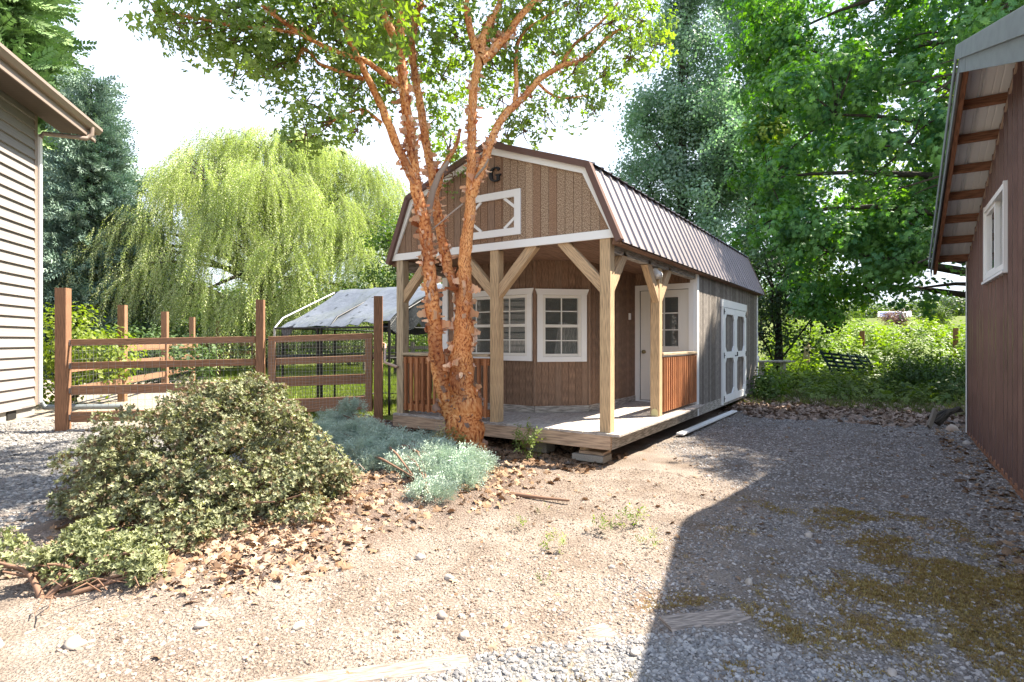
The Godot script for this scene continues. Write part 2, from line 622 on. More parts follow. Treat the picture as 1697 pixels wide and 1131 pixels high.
		"dry":
			# one dead, curled lobed leaf lying near the ground
			palmate(mb, Vector3(0, 0.012, -0.04), Vector3(0, r.randf_range(-0.1, 0.3), 1), Vector3(r.randf_range(-0.5, 0.5), 1, 0), 0.085, r.randf_range(-0.5, 0.3))
		"flake":
			# a curl of peeling bark, fixed along its left edge and rolled outwards
			var h := r.randf_range(0.022, 0.04)
			var roll := [Vector2(0, 0), Vector2(0.013, 0.003), Vector2(0.022, 0.013), Vector2(0.023, 0.027), Vector2(0.015, 0.036)]
			for j in 4:
				var p0: Vector2 = roll[j]
				var p1: Vector2 = roll[j + 1]
				var e0 := r.randf_range(-0.005, 0.005)
				mb.quad(Vector3(p0.x, -h * (1.0 - 0.12 * j) + e0, p0.y), Vector3(p1.x, -h * (0.88 - 0.15 * j) - e0, p1.y), Vector3(p1.x, h * (0.8 - 0.17 * j) + e0, p1.y), Vector3(p0.x, h * (1.0 - 0.2 * j) - e0, p0.y))
		"moss":
			for k in 7:
				var a := k * 2.4 + r.randf()
				var out := Vector3(cos(a), 0, sin(a))
				var foot := out * r.randf_range(0.0, 0.014)
				var s := out.cross(Vector3.UP) * 0.0022
				mb.tri(foot - s, foot + s, foot + out * r.randf_range(0.003, 0.01) + Vector3.UP * r.randf_range(0.005, 0.013))
	return mb.mesh()


func pebble(seed_: int) -> ArrayMesh:
	var r := RandomNumberGenerator.new()
	r.seed = seed_
	var mb := MB.new()
	var ring: Array[Vector3] = []
	var low: Array[Vector3] = []
	for k in 6:
		var a := TAU * k / 6.0 + r.randf_range(-0.3, 0.3)
		var q := r.randf_range(0.75, 1.1)
		ring.append(Vector3(cos(a) * q * 0.8, r.randf_range(0.15, 0.45), sin(a) * q * 0.62))
		low.append(Vector3(cos(a) * q, r.randf_range(-0.35, -0.1), sin(a) * q * 0.78))
	var top := Vector3(r.randf_range(-0.2, 0.2), 0.55, r.randf_range(-0.2, 0.2))
	for k in 6:
		var j := (k + 1) % 6
		mb.tri(top, ring[j], ring[k])
		mb.quad(low[k], ring[k], ring[j], low[j])
	return mb.mesh()


func leaf_shapes() -> void:
	for k in ["maple", "trifoliate", "ovate", "willow", "spruce", "fir", "rosette", "juniper", "bramble", "grass", "weed", "dry", "flake", "moss"]:
		var set_ := []
		for j in 3:
			set_.append(leafy_twig(k, 100 + j))
		M["twig_" + k] = set_
	var st := []
	for j in 4:
		st.append(pebble(40 + j))
	M.pebbles = st


# fills blobs [centre, radius (number or Vector3)] with leafy twigs; dens = twigs per square metre of blob
func fill(parent: Node3D, called: String, kind: String, material: Material, blobs: Array, dens: float, ca: Color, cb: Color, size := 1.0, up_bias := 0.6, out_bias := 0.8, inner := 0.4) -> void:
	var xf := [[], [], []]
	var cl := [PackedColorArray(), PackedColorArray(), PackedColorArray()]
	for b in blobs:
		var rad: Vector3 = b[1] if b[1] is Vector3 else Vector3(b[1], b[1], b[1])
		var count := int(dens * (rad.x * rad.y + rad.y * rad.z + rad.x * rad.z) / 3.0)
		var tone := rng.randf_range(0.82, 1.15)
		for k in count:
			var d := rdir()
			var q := pow(rng.randf(), inner)
			var p: Vector3 = b[0] + d * rad * q
			var up := d * out_bias + Vector3.UP * up_bias + rdir() * 0.5
			var j := rng.randi() % 3
			xf[j].append(Transform3D(orient(up, rng.randf() * TAU, size * rng.randf_range(0.75, 1.2)), p))
			var c := tint(ca, cb)
			cl[j].append(Color(c.r * tone, c.g * tone, c.b * tone))
	for j in 3:
		if xf[j].size():
			scatter(called, M["twig_" + kind][j], material, xf[j], cl[j], parent)


# small clumps over and inside large boughs
func clumps(boughs: Array, per_area: float, r0: float, r1: float, flat := 0.75) -> Array:
	var out := []
	for b in boughs:
		var rad: Vector3 = b[1]
		var count := int(per_area * (rad.x * rad.y + rad.y * rad.z + rad.x * rad.z))
		for k in count:
			var d := rdir()
			var q := pow(rng.randf(), 0.42)
			var r := rng.randf_range(r0, r1)
			out.append([b[0] + d * rad * q, Vector3(r, r * flat, r)])
	return out


func limb_mesh(mb: MB, a: Vector3, b: Vector3, ra: float, rb: float, sag := 0.1, sides := 6) -> void:
	var pts := []
	var rad := []
	var off := rdir() * a.distance_to(b) * sag
	for k in 6:
		var q := k / 5.0
		pts.append(a.lerp(b, q) + off * sin(q * PI) + Vector3.UP * sin(q * PI) * a.distance_to(b) * 0.06)
		rad.append(lerpf(ra, rb, q))
	mb.tube(pts, rad, sides, 0.08, true, rng.randi())


var field: FastNoiseLite
var patch: FastNoiseLite


func past_fence(x: float, z: float) -> float:
	# metres behind the line of the board fence
	return -((x + 9.87) * 0.615 + (z + 3.25) * 0.788)


func before_timbers(x: float, z: float) -> float:
	# metres on the camera's side of the old timbers
	return ((x + 1.87) * 0.751 + (z + 1.31) * 0.66)


func bed(x: float, z: float) -> float:
	var a := Vector2(-6.1, -5.2)
	var b := Vector2(-3.2, -3.9)
	var p := Vector2(x, z)
	var q := Geometry2D.get_closest_point_to_segment(p, a, b)
	var d := minf(p.distance_to(q) - 0.75, p.distance_to(Vector2(-4.0, -2.55)) - 1.15)
	return clampf(0.5 - d / 0.7, 0.0, 1.0)


func height(x: float, z: float) -> float:
	var h := 0.012 * field.get_noise_2d(x * 40.0, z * 40.0) + 0.03 * field.get_noise_2d(x * 6.0, z * 6.0)
	h *= clampf((Vector2(x, z).length() - 0.5) / 2.0, 0.3, 1.0)
	h += 0.09 * bed(x, z)
	h += 0.11 * clampf((past_fence(x, z) + 1.0) / 1.4, 0.0, 1.0) * clampf((x + 9.5) / 2.5, 0.0, 1.0) * clampf((-5.6 - x) / 0.8, 0.0, 1.0)
	if z < -10.5 and x > -2.4:
		h += 0.10 * clampf((-10.5 - z) / 1.5, 0.0, 1.0)
	var far := Vector2(x, z).length()
	h += smoothstep(45.0, 220.0, far) * 8.5
	return h - 0.01


func moss_amount(x: float, z: float) -> float:
	if x < -1.1 or z < -5.4 or z > -1.4:
		return 0.0
	var n := field.get_noise_2d(x * 9.0, z * 9.0)
	var n2 := patch.get_noise_2d(x * 30.0, z * 30.0)
	var n3 := patch.get_noise_2d(x * 110.0, z * 110.0)
	var m := clampf(1.25 - Vector2((x - 0.42) / 0.72, (z + 3.45) / 1.4).length(), 0.0, 1.0)
	m = maxf(m, clampf(1.0 - Vector2((x + 0.12) / 0.55, (z + 2.72) / 0.45).length(), 0.0, 1.0))
	m = maxf(m, clampf(0.85 - Vector2((x + 0.35) / 0.6, (z + 4.75) / 0.4).length(), 0.0, 1.0))
	return clampf(m * 1.3 + n2 * 1.3 + n * 0.6 + n3 * 0.8 - 0.25, 0.0, 1.0)


func soil_color(x: float, z: float) -> Color:
	var n := field.get_noise_2d(x * 9.0, z * 9.0)
	var n2 := patch.get_noise_2d(x * 30.0, z * 30.0)
	var dirt := Color(0.335, 0.275, 0.23)
	var stone := Color(0.25, 0.215, 0.19)
	var pale := Color(0.27, 0.25, 0.23)
	var mulch := Color(0.155, 0.10, 0.075)
	var c := dirt * (0.92 + 0.25 * field.get_noise_2d(x * 25.0, z * 25.0))
	c = c.lerp(Color(0.20, 0.152, 0.118), clampf(n2 * 1.6 + 0.3, 0.0, 1.0) * 0.75)
	# the gravel drive
	var g := clampf((x + 1.1 + n * 0.6 + n2 * 0.25) / 0.9, 0.0, 1.0)
	if z < -5.0:
		g = maxf(g, clampf((x + lerpf(1.2, 2.5, clampf((-5.0 - z) / 1.8, 0.0, 1.0)) + n * 0.2) / 0.5, 0.0, 1.0))
	c = c.lerp(stone, g)
	c = c.lerp(Color(0.16, 0.115, 0.085), g * clampf(n2 * 1.3 - 0.05, 0.0, 0.55))
	# the path beside the house
	c = c.lerp(Color(0.22, 0.205, 0.195), clampf((-5.3 - x + n * 0.8) / 0.8, 0.0, 1.0))
	# in front of the timbers
	c = c.lerp(pale if x < -0.6 else stone, clampf(before_timbers(x, z) / 0.15, 0.0, 1.0))
	# moss on the drive
	var m := moss_amount(x, z) * 0.8
	c = c.lerp(Color(0.25, 0.18, 0.075).lerp(Color(0.22, 0.12, 0.055), clampf(n * 1.6 + 0.3, 0.0, 1.0)), m)
	c = c.lerp(mulch, bed(x, z) * 0.9)
	# leaf mould, then grass, at the back
	if x > -3.2 and z < -9.0:
		c = c.lerp(Color(0.13, 0.095, 0.07), clampf((-10.4 - z + n) / 0.7, 0.0, 1.0))
		c = c.lerp(Color(0.09, 0.085, 0.045), clampf((-12.9 - z + n) / 0.8, 0.0, 1.0))
	elif z < -13.0:
		c = c.lerp(Color(0.055, 0.075, 0.025), clampf((-13.0 - z) / 0.8, 0.0, 1.0))
	var pf := past_fence(x, z)
	if pf > 0.0 and x < -5.0:
		c = c.lerp(Color(0.42, 0.36, 0.29), clampf(pf / 0.8, 0.0, 1.0))
		var lawn := clampf((0.50 * x - 0.6 - z + n * 0.8) / 0.9, 0.0, 1.0)
		c = c.lerp(Color(0.20, 0.235, 0.055), lawn)
	var far := Vector2(x, z).length()
	c = c.lerp(Color(0.13, 0.16, 0.05), smoothstep(25.0, 45.0, far))
	return c


func spread_axis(lo: float, hi: float, step: float, reach0: float, reach1: float) -> PackedFloat32Array:
	var a := PackedFloat32Array()
	var p := lo
	while p < hi:
		a.append(p)
		p += step
	a.append(hi)
	var s := step
	p = hi
	while p < reach1:
		s *= 1.16
		p += s
		a.append(p)
	s = step
	p = lo
	while p > reach0:
		s *= 1.16
		p -= s
		a.insert(0, p)
	return a


func ground() -> void:
	field = FastNoiseLite.new()
	field.seed = 5
	field.frequency = 0.1
	field.fractal_octaves = 3
	patch = FastNoiseLite.new()
	patch.seed = 9
	patch.frequency = 0.06
	patch.fractal_octaves = 4
	var xs := spread_axis(-7.5, 1.4, 0.055, -900.0, 900.0)
	var zs := spread_axis(-7.5, -0.6, 0.055, -1400.0, 300.0)
	var mb := MB.new()
	var w := xs.size()
	for z in zs:
		for x in xs:
			mb.v.append(Vector3(x, height(x, z), z))
			mb.t.append(Vector2(x, z) * 0.8)
			mb.c.append(soil_color(x, z))
	mb.n.resize(mb.v.size())
	for j in zs.size():
		for k in w:
			var a := j * w + k
			var l := mb.v[a - 1 if k > 0 else a]
			var r := mb.v[a + 1 if k < w - 1 else a]
			var u := mb.v[a - w if j > 0 else a]
			var d := mb.v[a + w if j < zs.size() - 1 else a]
			mb.n[a] = (d - u).cross(r - l).normalized()
	for j in zs.size() - 1:
		for k in w - 1:
			var a := j * w + k
			mb.i.append_array([a, a + 1, a + w, a + 1, a + w + 1, a + w])
	ground_piece("ground", mb, M.ground)


# vertical tongue boards over an outline, cut round rectangular openings; frame: o, x along the wall, y up, outward = x.cross(y)
func board_wall(parent: Node3D, called: String, o: Vector3, x: Vector3, outline: PackedVector2Array, holes: Array, step: float, mats: Array, th := 0.016) -> void:
	var lo := INF
	var hi := -INF
	for p in outline:
		lo = minf(lo, p.x)
		hi = maxf(hi, p.x)
	var y := Vector3.UP
	var p := lo
	while p < hi - 0.01:
		var q := minf(p + step, hi)
		var off := Vector2(rng.randf() * 5.0, rng.randf() * 5.0)
		var tone: Material = mats[rng.randi() % mats.size()]
		var found: Array[MB] = []
		for layer in 2:
			var g := 0.0 if layer == 0 else 0.004
			var strip := PackedVector2Array([Vector2(p + g, -9), Vector2(q - g, -9), Vector2(q - g, 9), Vector2(p + g, 9)])
			var pieces := Geometry2D.intersect_polygons(outline, strip)
			for h in holes:
				var r: Rect2 = h
				var hp := PackedVector2Array([r.position, r.position + Vector2(r.size.x, 0), r.end, r.position + Vector2(0, r.size.y)])
				var rest: Array[PackedVector2Array] = []
				for s in pieces:
					for piece in Geometry2D.clip_polygons(s, hp):
						rest.append(piece)
				pieces = rest
			for j in pieces.size():
				var s := pieces[j]
				if s.size() >= 3:
					if j >= found.size():
						found.append(MB.new())
					if layer == 0:
						found[j].prism(s, o, x, y, -0.012, 0.0005, off)
					else:
						found[j].prism(s, o, x, y, 0.0005, th * 0.5, off)
		for mb in found:
			part(called, mb, tone, parent)
		p = q


func rect(x0: float, y0: float, x1: float, y1: float) -> PackedVector2Array:
	return PackedVector2Array([Vector2(x0, y0), Vector2(x1, y0), Vector2(x1, y1), Vector2(x0, y1)])


func bar(mb: MB, o: Vector3, x: Vector3, x0: float, y0: float, x1: float, y1: float, z0: float, z1: float) -> void:
	mb.prism(rect(x0, y0, x1, y1), o, x, Vector3.UP, z0, z1, Vector2(rng.randf() * 3.0, rng.randf() * 3.0))


# a white sash window of two sashes, each cols x 2 panes; x0..y1 is the glass; o, x as for board_wall
func sash_window(parent: Node3D, o: Vector3, x: Vector3, x0: float, y0: float, x1: float, y1: float, cols: int) -> void:
	var z := x.cross(Vector3.UP)
	var mb := MB.new()
	var t := 0.075
	# casing boards with an eared head
	bar(mb, o, x, x0 - t - 0.02, y0 - t - 0.01, x0 - 0.02, y1 + 0.02, 0.009, 0.034)
	bar(mb, o, x, x1 + 0.02, y0 - t - 0.01, x1 + t + 0.02, y1 + 0.02, 0.009, 0.034)
	bar(mb, o, x, x0 - 0.019, y0 - t - 0.01, x1 + 0.019, y0 - 0.02, 0.009, 0.033)
	mb.prism(PackedVector2Array([Vector2(x0 - t - 0.021, y1 + 0.021), Vector2(x1 + t + 0.021, y1 + 0.021), Vector2(x1 + t + 0.05, y1 + 0.098), Vector2(x0 - t - 0.05, y1 + 0.098)]), o, x, Vector3.UP, 0.009, 0.038)
	var frame := part("window", mb, M.white, parent)
	# sashes
	var sash := MB.new()
	var ym := (y0 + y1) / 2.0
	for e in [[x0 - 0.019, y0 - 0.019, x0 + 0.018, y1 + 0.019], [x1 - 0.018, y0 - 0.019, x1 + 0.019, y1 + 0.019]]:
		bar(sash, o, x, e[0], e[1], e[2], e[3], -0.04, 0.018)
	for e in [[y0 - 0.018, y0 + 0.02], [ym - 0.019, ym + 0.019], [y1 - 0.02, y1 + 0.018]]:
		bar(sash, o, x, x0 + 0.0185, e[0], x1 - 0.0185, e[1], -0.038, 0.014)
	for k in range(1, cols):
		var xc := lerpf(x0, x1, float(k) / cols)
		for e in [[y0 + 0.02, ym - 0.019], [ym + 0.019, y1 - 0.02]]:
			bar(sash, o, x, xc - 0.008, e[0], xc + 0.008, e[1], -0.020, -0.006)
	for e in [(y0 + ym) / 2.0, (y1 + ym) / 2.0]:
		bar(sash, o, x, x0 + 0.0185, e - 0.007, x1 - 0.0185, e + 0.007, -0.018, -0.0075)
	part("sash", sash, M.cream, frame)
	for k in cols:
		for r in 4:
			var g := MB.new()
			var xa := lerpf(x0, x1, float(k) / cols)
			var xb := lerpf(x0, x1, float(k + 1) / cols)
			var ya := lerpf(y0, y1, r / 4.0)
			var yb := lerpf(y0, y1, (r + 1) / 4.0)
			var w := Vector3.UP
			g.quad(o + x * xa + w * ya - z * 0.012, o + x * xb + w * ya - z * 0.012, o + x * xb + w * yb - z * 0.012, o + x * xa + w * yb - z * 0.012)
			part("pane", g, M.glass, frame)


# ribbed sheet lying in the frame at (x across the ribs, y along them), outward = x.cross(y); y1 may follow a roofline
func ribbed_sheet(mb: MB, at: Vector3, x: Vector3, y: Vector3, x0: float, x1: float, y0: float, top: Callable, hole := Rect2(), rib := 0.2286, h := 0.024) -> void:
	var z := x.cross(y)
	var pts: Array[Vector2] = []
	var k := floorf(x0 / rib)
	while k * rib < x1 + rib:
		var c := k * rib
		for q in [[-0.024, 0.0], [-0.012, h], [0.012, h], [0.024, 0.0], [0.080, 0.0], [0.088, h * 0.22], [0.096, 0.0], [0.133, 0.0], [0.141, h * 0.22], [0.149, 0.0]]:
			var px: float = c + q[0]
			if px > x0 + 0.0005 and px < x1 - 0.0005:
				pts.append(Vector2(px, q[1]))
		k += 1.0
	pts.insert(0, Vector2(x0, 0))
	pts.append(Vector2(x1, 0))
	if hole.size.x > 0.0:
		for hx in [hole.position.x, hole.end.x]:
			if hx > x0 and hx < x1:
				pts.append(Vector2(hx, 0))
		pts.sort_custom(func(a, b): return a.x < b.x)
	for j in pts.size() - 1:
		var a := pts[j]
		var b := pts[j + 1]
		if b.x - a.x < 0.0005:
			continue
		var ta: float = (top as Callable).call(a.x)
		var tb: float = (top as Callable).call(b.x)
		var mid := (a.x + b.x) / 2.0
		var spans := [[y0, y0, ta, tb]]
		if hole.size.x > 0.0 and mid > hole.position.x and mid < hole.end.x:
			spans = [[y0, y0, hole.position.y, hole.position.y], [hole.end.y, hole.end.y, ta, tb]]
		for s in spans:
			for back in [0.0, 0.003]:
				var pa = at + x * a.x + z * (a.y - back)
				var pb = at + x * b.x + z * (b.y - back)
				var u0 := Vector2(s[0], a.x)
				if back == 0.0:
					mb.quad(pa + y * s[0], pb + y * s[1], pb + y * s[3], pa + y * s[2], u0, Vector2(s[1], b.x), Vector2(s[3], b.x), Vector2(s[2], a.x))
				else:
					mb.quad(pb + y * s[1], pa + y * s[0], pa + y * s[2], pb + y * s[3], Vector2(s[1], b.x), u0, Vector2(s[2], a.x), Vector2(s[3], b.x))


const XC := -3.895
const ZF := -5.43
const ZB := -13.40
const XL := -5.42
const XR := -2.37


func roof_at(dx: float, drop: float) -> float:
	var a := absf(dx)
	var y := 3.60 - 0.3566 * a if a < 1.29 else 3.14 - (a - 1.29) * 2.371
	return y - drop


func cabin() -> void:
	var c := thing("barn_cabin", "brown board cabin with a barn roof, white trim and an open corner porch", "cabin", Vector3(XC, 0, -9.4))
	var U := Vector3.UP
	var X := Vector3.RIGHT
	# floor frame
	for e in [[Vector3(XL - 0.02, 0.225, ZF + 0.02), Vector3(XR + 0.02, 0.225, ZF + 0.02), M.rim], [Vector3(XR + 0.0, 0.222, ZF - 0.003), Vector3(XR + 0.0, 0.222, -8.60), M.grey_wood], [Vector3(XR - 0.01, 0.215, -8.61), Vector3(XR - 0.01, 0.215, ZB), M.grey_wood], [Vector3(XL, 0.225, ZF - 0.003), Vector3(XL, 0.225, ZB), M.grey_wood], [Vector3(XL + 0.03, 0.225, ZB), Vector3(XR - 0.04, 0.225, ZB), M.grey_wood]]:
		var mb := MB.new()
		mb.beam(e[0], e[1], 0.042, 0.15, U, 0.004, Vector2(rng.randf(), rng.randf()))
		part("rim_board", mb, e[2], c)
	for xx in [XL + 0.45, XC - 0.5, XC + 0.5, XR - 0.28]:
		var mb := MB.new()
		mb.prism(PackedVector2Array([Vector2(0.07, 0.155), Vector2(0.07, 0.09), Vector2(0.14, 0.03), Vector2(7.9, 0.03), Vector2(7.9, 0.155)]), Vector3(xx - 0.05, 0, ZF - 0.0), Vector3.FORWARD, U, -0.05, 0.05)
		part("skid", mb, M.brace, c)
	# deck boards run front to back
	var k := 0
	var px := XL - 0.02
	while px < XR + 0.02:
		var w := 0.139
		var mb := MB.new()
		var zb := -8.66 if px + w > -3.4 else -6.62
		var y := 0.307 + rng.randf_range(-0.0015, 0.0015)
		mb.beam(Vector3(px + w / 2.0, y, ZF + 0.045 + rng.randf_range(-0.006, 0.006)), Vector3(px + w / 2.0, y, zb - 0.4 if px < -3.4 and px > -4.2 else zb), w - 0.005, 0.026, U, 0.003, Vector2(rng.randf() * 4.0, rng.randf() * 4.0))
		part("deck_board", mb, M.deck if rng.randf() < 0.6 else M.deck_b, c)
		px += w
		k += 1
	# posts
	var posts := [[XR - 0.06, ZF - 0.06], [XC + 0.06, ZF - 0.06], [XL + 0.06, ZF - 0.06], [XR - 0.06, -7.01]]
	for p in posts:
		var mb := MB.new()
		mb.beam(Vector3(p[0], 0.32, p[1]), Vector3(p[0], 2.33 if p != posts[3] else 2.185, p[1]), 0.118, 0.118, Vector3.BACK, 0.006, Vector2(rng.randf() * 3.0, rng.randf() * 3.0))
		part("post", mb, M.post if p != posts[2] else M.post_b, c)
	var braces := [[Vector3(XR - 0.12, 1.86, ZF - 0.06), Vector3(XR - 0.56, 2.33, ZF - 0.06)], [Vector3(XC + 0.12, 1.86, ZF - 0.06), Vector3(XC + 0.56, 2.33, ZF - 0.06)], [Vector3(XC, 1.86, ZF - 0.06), Vector3(XC - 0.44, 2.33, ZF - 0.06)], [Vector3(XL + 0.12, 1.86, ZF - 0.06), Vector3(XL + 0.56, 2.33, ZF - 0.06)], [Vector3(XR - 0.05, 1.86, ZF - 0.12), Vector3(XR - 0.05, 2.19, ZF - 0.42)], [Vector3(XR - 0.05, 1.84, -6.95), Vector3(XR - 0.05, 2.19, -6.62)], [Vector3(XR - 0.05, 1.84, -7.07), Vector3(XR - 0.05, 2.19, -7.40)]]
	for b in braces:
		var mb := MB.new()
		var d: Vector3 = (b[1] - b[0]).normalized() * 0.07
		mb.beam(b[0] - d, b[1] + d * 0.6, 0.085, 0.115, d.cross(Vector3.RIGHT) if absf(d.z) > absf(d.x) else d.cross(Vector3.BACK), 0.005, Vector2(rng.randf() * 3.0, rng.randf() * 3.0))
		part("brace", mb, M.brace, c)
	# eave beam over the porch side
	var eb := MB.new()
	eb.beam(Vector3(XR - 0.05, 2.262, ZF - 0.002), Vector3(XR - 0.05, 2.262, -8.60), 0.085, 0.135, U, 0.004)
	part("eave_beam", eb, M.grey_wood, c)
	var eb2 := MB.new()
	eb2.beam(Vector3(XL + 0.05, 2.262, ZF - 0.002), Vector3(XL + 0.05, 2.262, -6.38), 0.085, 0.135, U, 0.004)
	part("eave_beam", eb2, M.grey_wood, c)
	# porch ceiling
	px = XL + 0.01
	while px < XR - 0.1:
		var mb := MB.new()
		mb.beam(Vector3(px + 0.12, 2.345, ZF - 0.01), Vector3(px + 0.12, 2.345, -8.75), 0.236, 0.014, U, 0.004, Vector2(rng.randf() * 3.0, rng.randf() * 3.0))
		part("ceiling_board", mb, M.ceiling, c)
		px += 0.24
	# gable
	var gable := PackedVector2Array([Vector2(-1.57, 2.42), Vector2(1.57, 2.42), Vector2(1.24, 3.10), Vector2(0, 3.535), Vector2(-1.24, 3.10)])
	var left_part := Geometry2D.intersect_polygons(gable, rect(-2, 2, 0.18, 4))[0]
	var right_part := Geometry2D.intersect_polygons(gable, rect(0.18, 2, 2, 4))[0]
	board_wall(c, "gable_board", Vector3(XC, 0, ZF - 0.02), X, left_part, [], 0.102, [M.siding_c, M.worn_some, M.worn_some])
	board_wall(c, "gable_board", Vector3(XC, 0, ZF - 0.02), X, right_part, [], 0.102, [M.worn, M.worn_b, M.worn_b, M.worn_some])
	var band := MB.new()
	band.beam(Vector3(XC - 1.62, 2.376, ZF + 0.002), Vector3(XC + 1.62, 2.376, ZF + 0.002), 0.024, 0.088, U, 0.002)
	part("gable_band", band, M.white, c)
	# white rake boards, brown metal rake trim
	var prof := [Vector2(-1.62, 2.345), Vector2(-1.275, 3.115), Vector2(0, 3.56), Vector2(1.275, 3.115), Vector2(1.62, 2.345)]
	for j in 4:
		var a: Vector2 = prof[j]
		var b: Vector2 = prof[j + 1]
		var d := (b - a).normalized()
		var nn := Vector2(-d.y, d.x)
		var mb := MB.new()
		var na := nn
		# mitred ends
		var i0 := a - nn * 0.085
		var i1 := b - nn * 0.085
		if j == 0:
			i0 = Vector2(a.x + 0.1, a.y + 0.0) + Vector2(0, 0.075)
			a = Vector2(a.x + 0.034, a.y + 0.075)
		if j == 3:
			i1 = Vector2(b.x - 0.1, b.y) + Vector2(0, 0.075)
			b = Vector2(b.x - 0.034, b.y + 0.075)
		if j == 0 or j == 2:
			var m := (nn + _norm(prof, j + 1)).normalized()
			i1 = b - m * 0.085 / m.dot(nn)
		if j == 1 or j == 3:
			var m := (nn + _norm(prof, j - 1)).normalized()
			i0 = a - m * 0.085 / m.dot(nn)
		if j == 1:
			i1 = b - Vector2(0, 0.09)
		if j == 2:
			i0 = a - Vector2(0, 0.09)
		mb.prism(PackedVector2Array([a, i0, i1, b]), Vector3(XC, 0, ZF), X, U, -0.008, 0.016)
		part("rake_board", mb, M.white, c)
	var outer := [Vector2(-1.655, 2.30), Vector2(-1.30, 3.135), Vector2(0, 3.60), Vector2(1.30, 3.135), Vector2(1.655, 2.30)]
	for zz in [ZF + 0.03, ZB - 0.12]:
		for j in 4:
			var a: Vector2 = outer[j]
			var b: Vector2 = outer[j + 1]
			var d := (b - a).normalized()
			var nn := Vector2(-d.y, d.x)
			var mb := MB.new()
			mb.prism(PackedVector2Array([a + nn * 0.016, a - nn * 0.05, b - nn * 0.05, b + nn * 0.016]), Vector3(XC, 0, zz), X, U, -0.05, 0.03)
			part("rake_trim", mb, M.roof_trim, c)
	# roof sheets: lower and upper slope, both sides
	var zlen := 8.02
	var lower := 0.906
	var upper := 1.40
	for side in [1.0, -1.0]:
		for tier in 2:
			var foot := Vector2(1.655, 2.285) if tier == 0 else Vector2(1.335, 3.135)
			var head := Vector2(1.29, 3.14) if tier == 0 else Vector2(0.0, 3.605)
			var l := foot.distance_to(head)
			var y := Vector3((head.x - foot.x) * side, head.y - foot.y, 0).normalized()
			var x := Vector3(0, 0, -1.0 * side)
			var at := Vector3(XC + foot.x * side, foot.y, (ZF - 0.02) if side > 0 else (ZF - 0.02 - zlen))
			var p := 0.0
			while p < zlen - 0.05:
				var q := minf(p + 0.9144, zlen)
				var mb := MB.new()
				ribbed_sheet(mb, at, x, y, p, q, 0.0, func(_t): return l, Rect2(), 0.2286, 0.017)
				part("roof_panel", mb, M.roof, c)
				p = q
	for e in [[0.0, 3.625, 0.0]]:
		var mb := MB.new()
		mb.prism(PackedVector2Array([Vector2(-0.16, -0.052), Vector2(0.16, -0.052), Vector2(0.16, -0.047), Vector2(0, 0.012), Vector2(-0.16, -0.047)]), Vector3(XC, 3.632, ZF - 0.02), X, U, -8.0, 0.0)
		part("ridge_cap", mb, M.roof_trim, c)
	# soffit boards under the eaves and the roof deck itself
	for side in [1.0, -1.0]:
		var mb := MB.new()
		mb.prism(PackedVector2Array([Vector2(1.64 * side, 2.27), Vector2(1.26 * side, 3.10), Vector2(0, 3.55), Vector2(0, 3.50), Vector2(1.22 * side, 3.06), Vector2(1.53 * side, 2.36), Vector2(1.53 * side, 2.27)]), Vector3(XC, 0, ZF - 0.04), X, U, -7.97, 0.0)
		part("roof_deck", mb, M.ceiling, c)
	var loft := MB.new()
	loft.box(Vector3(XC, 2.40, (ZF + ZB) / 2.0), Vector3(3.0, 0.08, 7.9))
	part("loft_floor", loft, M.ceiling, c)
	# gable hatch trim
	var hb := MB.new()
	var gx := XC + 0.04
	var go := Vector3(gx, 0, ZF)
	bar(hb, go, X, -0.39, 2.485, 0.39, 2.568, -0.011, 0.012)
	bar(hb, go, X, -0.39, 2.922, 0.39, 3.005, -0.011, 0.012)
	bar(hb, go, X, -0.39, 2.5685, -0.31, 2.9215, -0.011, 0.012)
	bar(hb, go, X, 0.31, 2.5685, 0.39, 2.9215, -0.011, 0.012)
	for sx in [-1.0, 1.0]:
		for sy in [-1.0, 1.0]:
			var a := Vector3(gx + sx * 0.31, 2.745 + sy * 0.062, ZF - 0.004)
			var b := Vector3(gx + sx * 0.165, 2.745 + sy * 0.176, ZF - 0.004)
			hb.beam(a, b, 0.014, 0.032, Vector3.BACK.cross(b - a), 0.001)
	part("hatch_trim", hb, M.white, c)
	var letter := TextMesh.new()
	var fnt := SystemFont.new()
	fnt.font_names = PackedStringArray(["Droid Serif"])
	fnt.font_weight = 700
	letter.font = fnt
	letter.text = "G"
	letter.font_size = 64
	letter.pixel_size = 0.0037
	letter.depth = 0.025
	var lo := part("letter", letter, M.black, c)
	lo.position = Vector3(0.075, 3.215, ZF + 0.003 + 9.4)
	# walls
	var o_a := Vector3(XL, 0, -6.41)
	board_wall(c, "wall_board", o_a, X, rect(0.09, 0.41, 1.55, 2.34), [Rect2(0.28, 1.07, 1.16, 0.82)], 0.102, [M.siding, M.siding_b, M.siding_c])
	sash_window(c, o_a, X, 0.30, 1.09, 1.43, 1.87, 4)
	var pb := Vector3(-3.87, 0, -6.41)
	var pc := Vector3(-3.33, 0, -6.91)
	var xb := (pc - pb).normalized()
	board_wall(c, "wall_board", pb, xb, rect(0.0, 0.41, 0.736, 2.34), [Rect2(0.105, 1.06, 0.525, 0.82)], 0.092, [M.siding, M.siding_b, M.siding_c])
	sash_window(c, pb, xb, 0.125, 1.08, 0.61, 1.86, 2)
	board_wall(c, "wall_board", pc, Vector3.FORWARD, rect(0.0, 0.41, 1.71, 2.34), [], 0.102, [M.siding_b, M.siding, M.siding_b])
	var o_d := Vector3(-3.33, 0, -8.62)
	board_wall(c, "wall_board", o_d, X, rect(0.0, 0.32, 0.95, 2.34), [Rect2(0.06, 0.0, 0.80, 2.10)], 0.102, [M.siding_b, M.siding])
	var o_e := Vector3(XR, 0, -8.66)
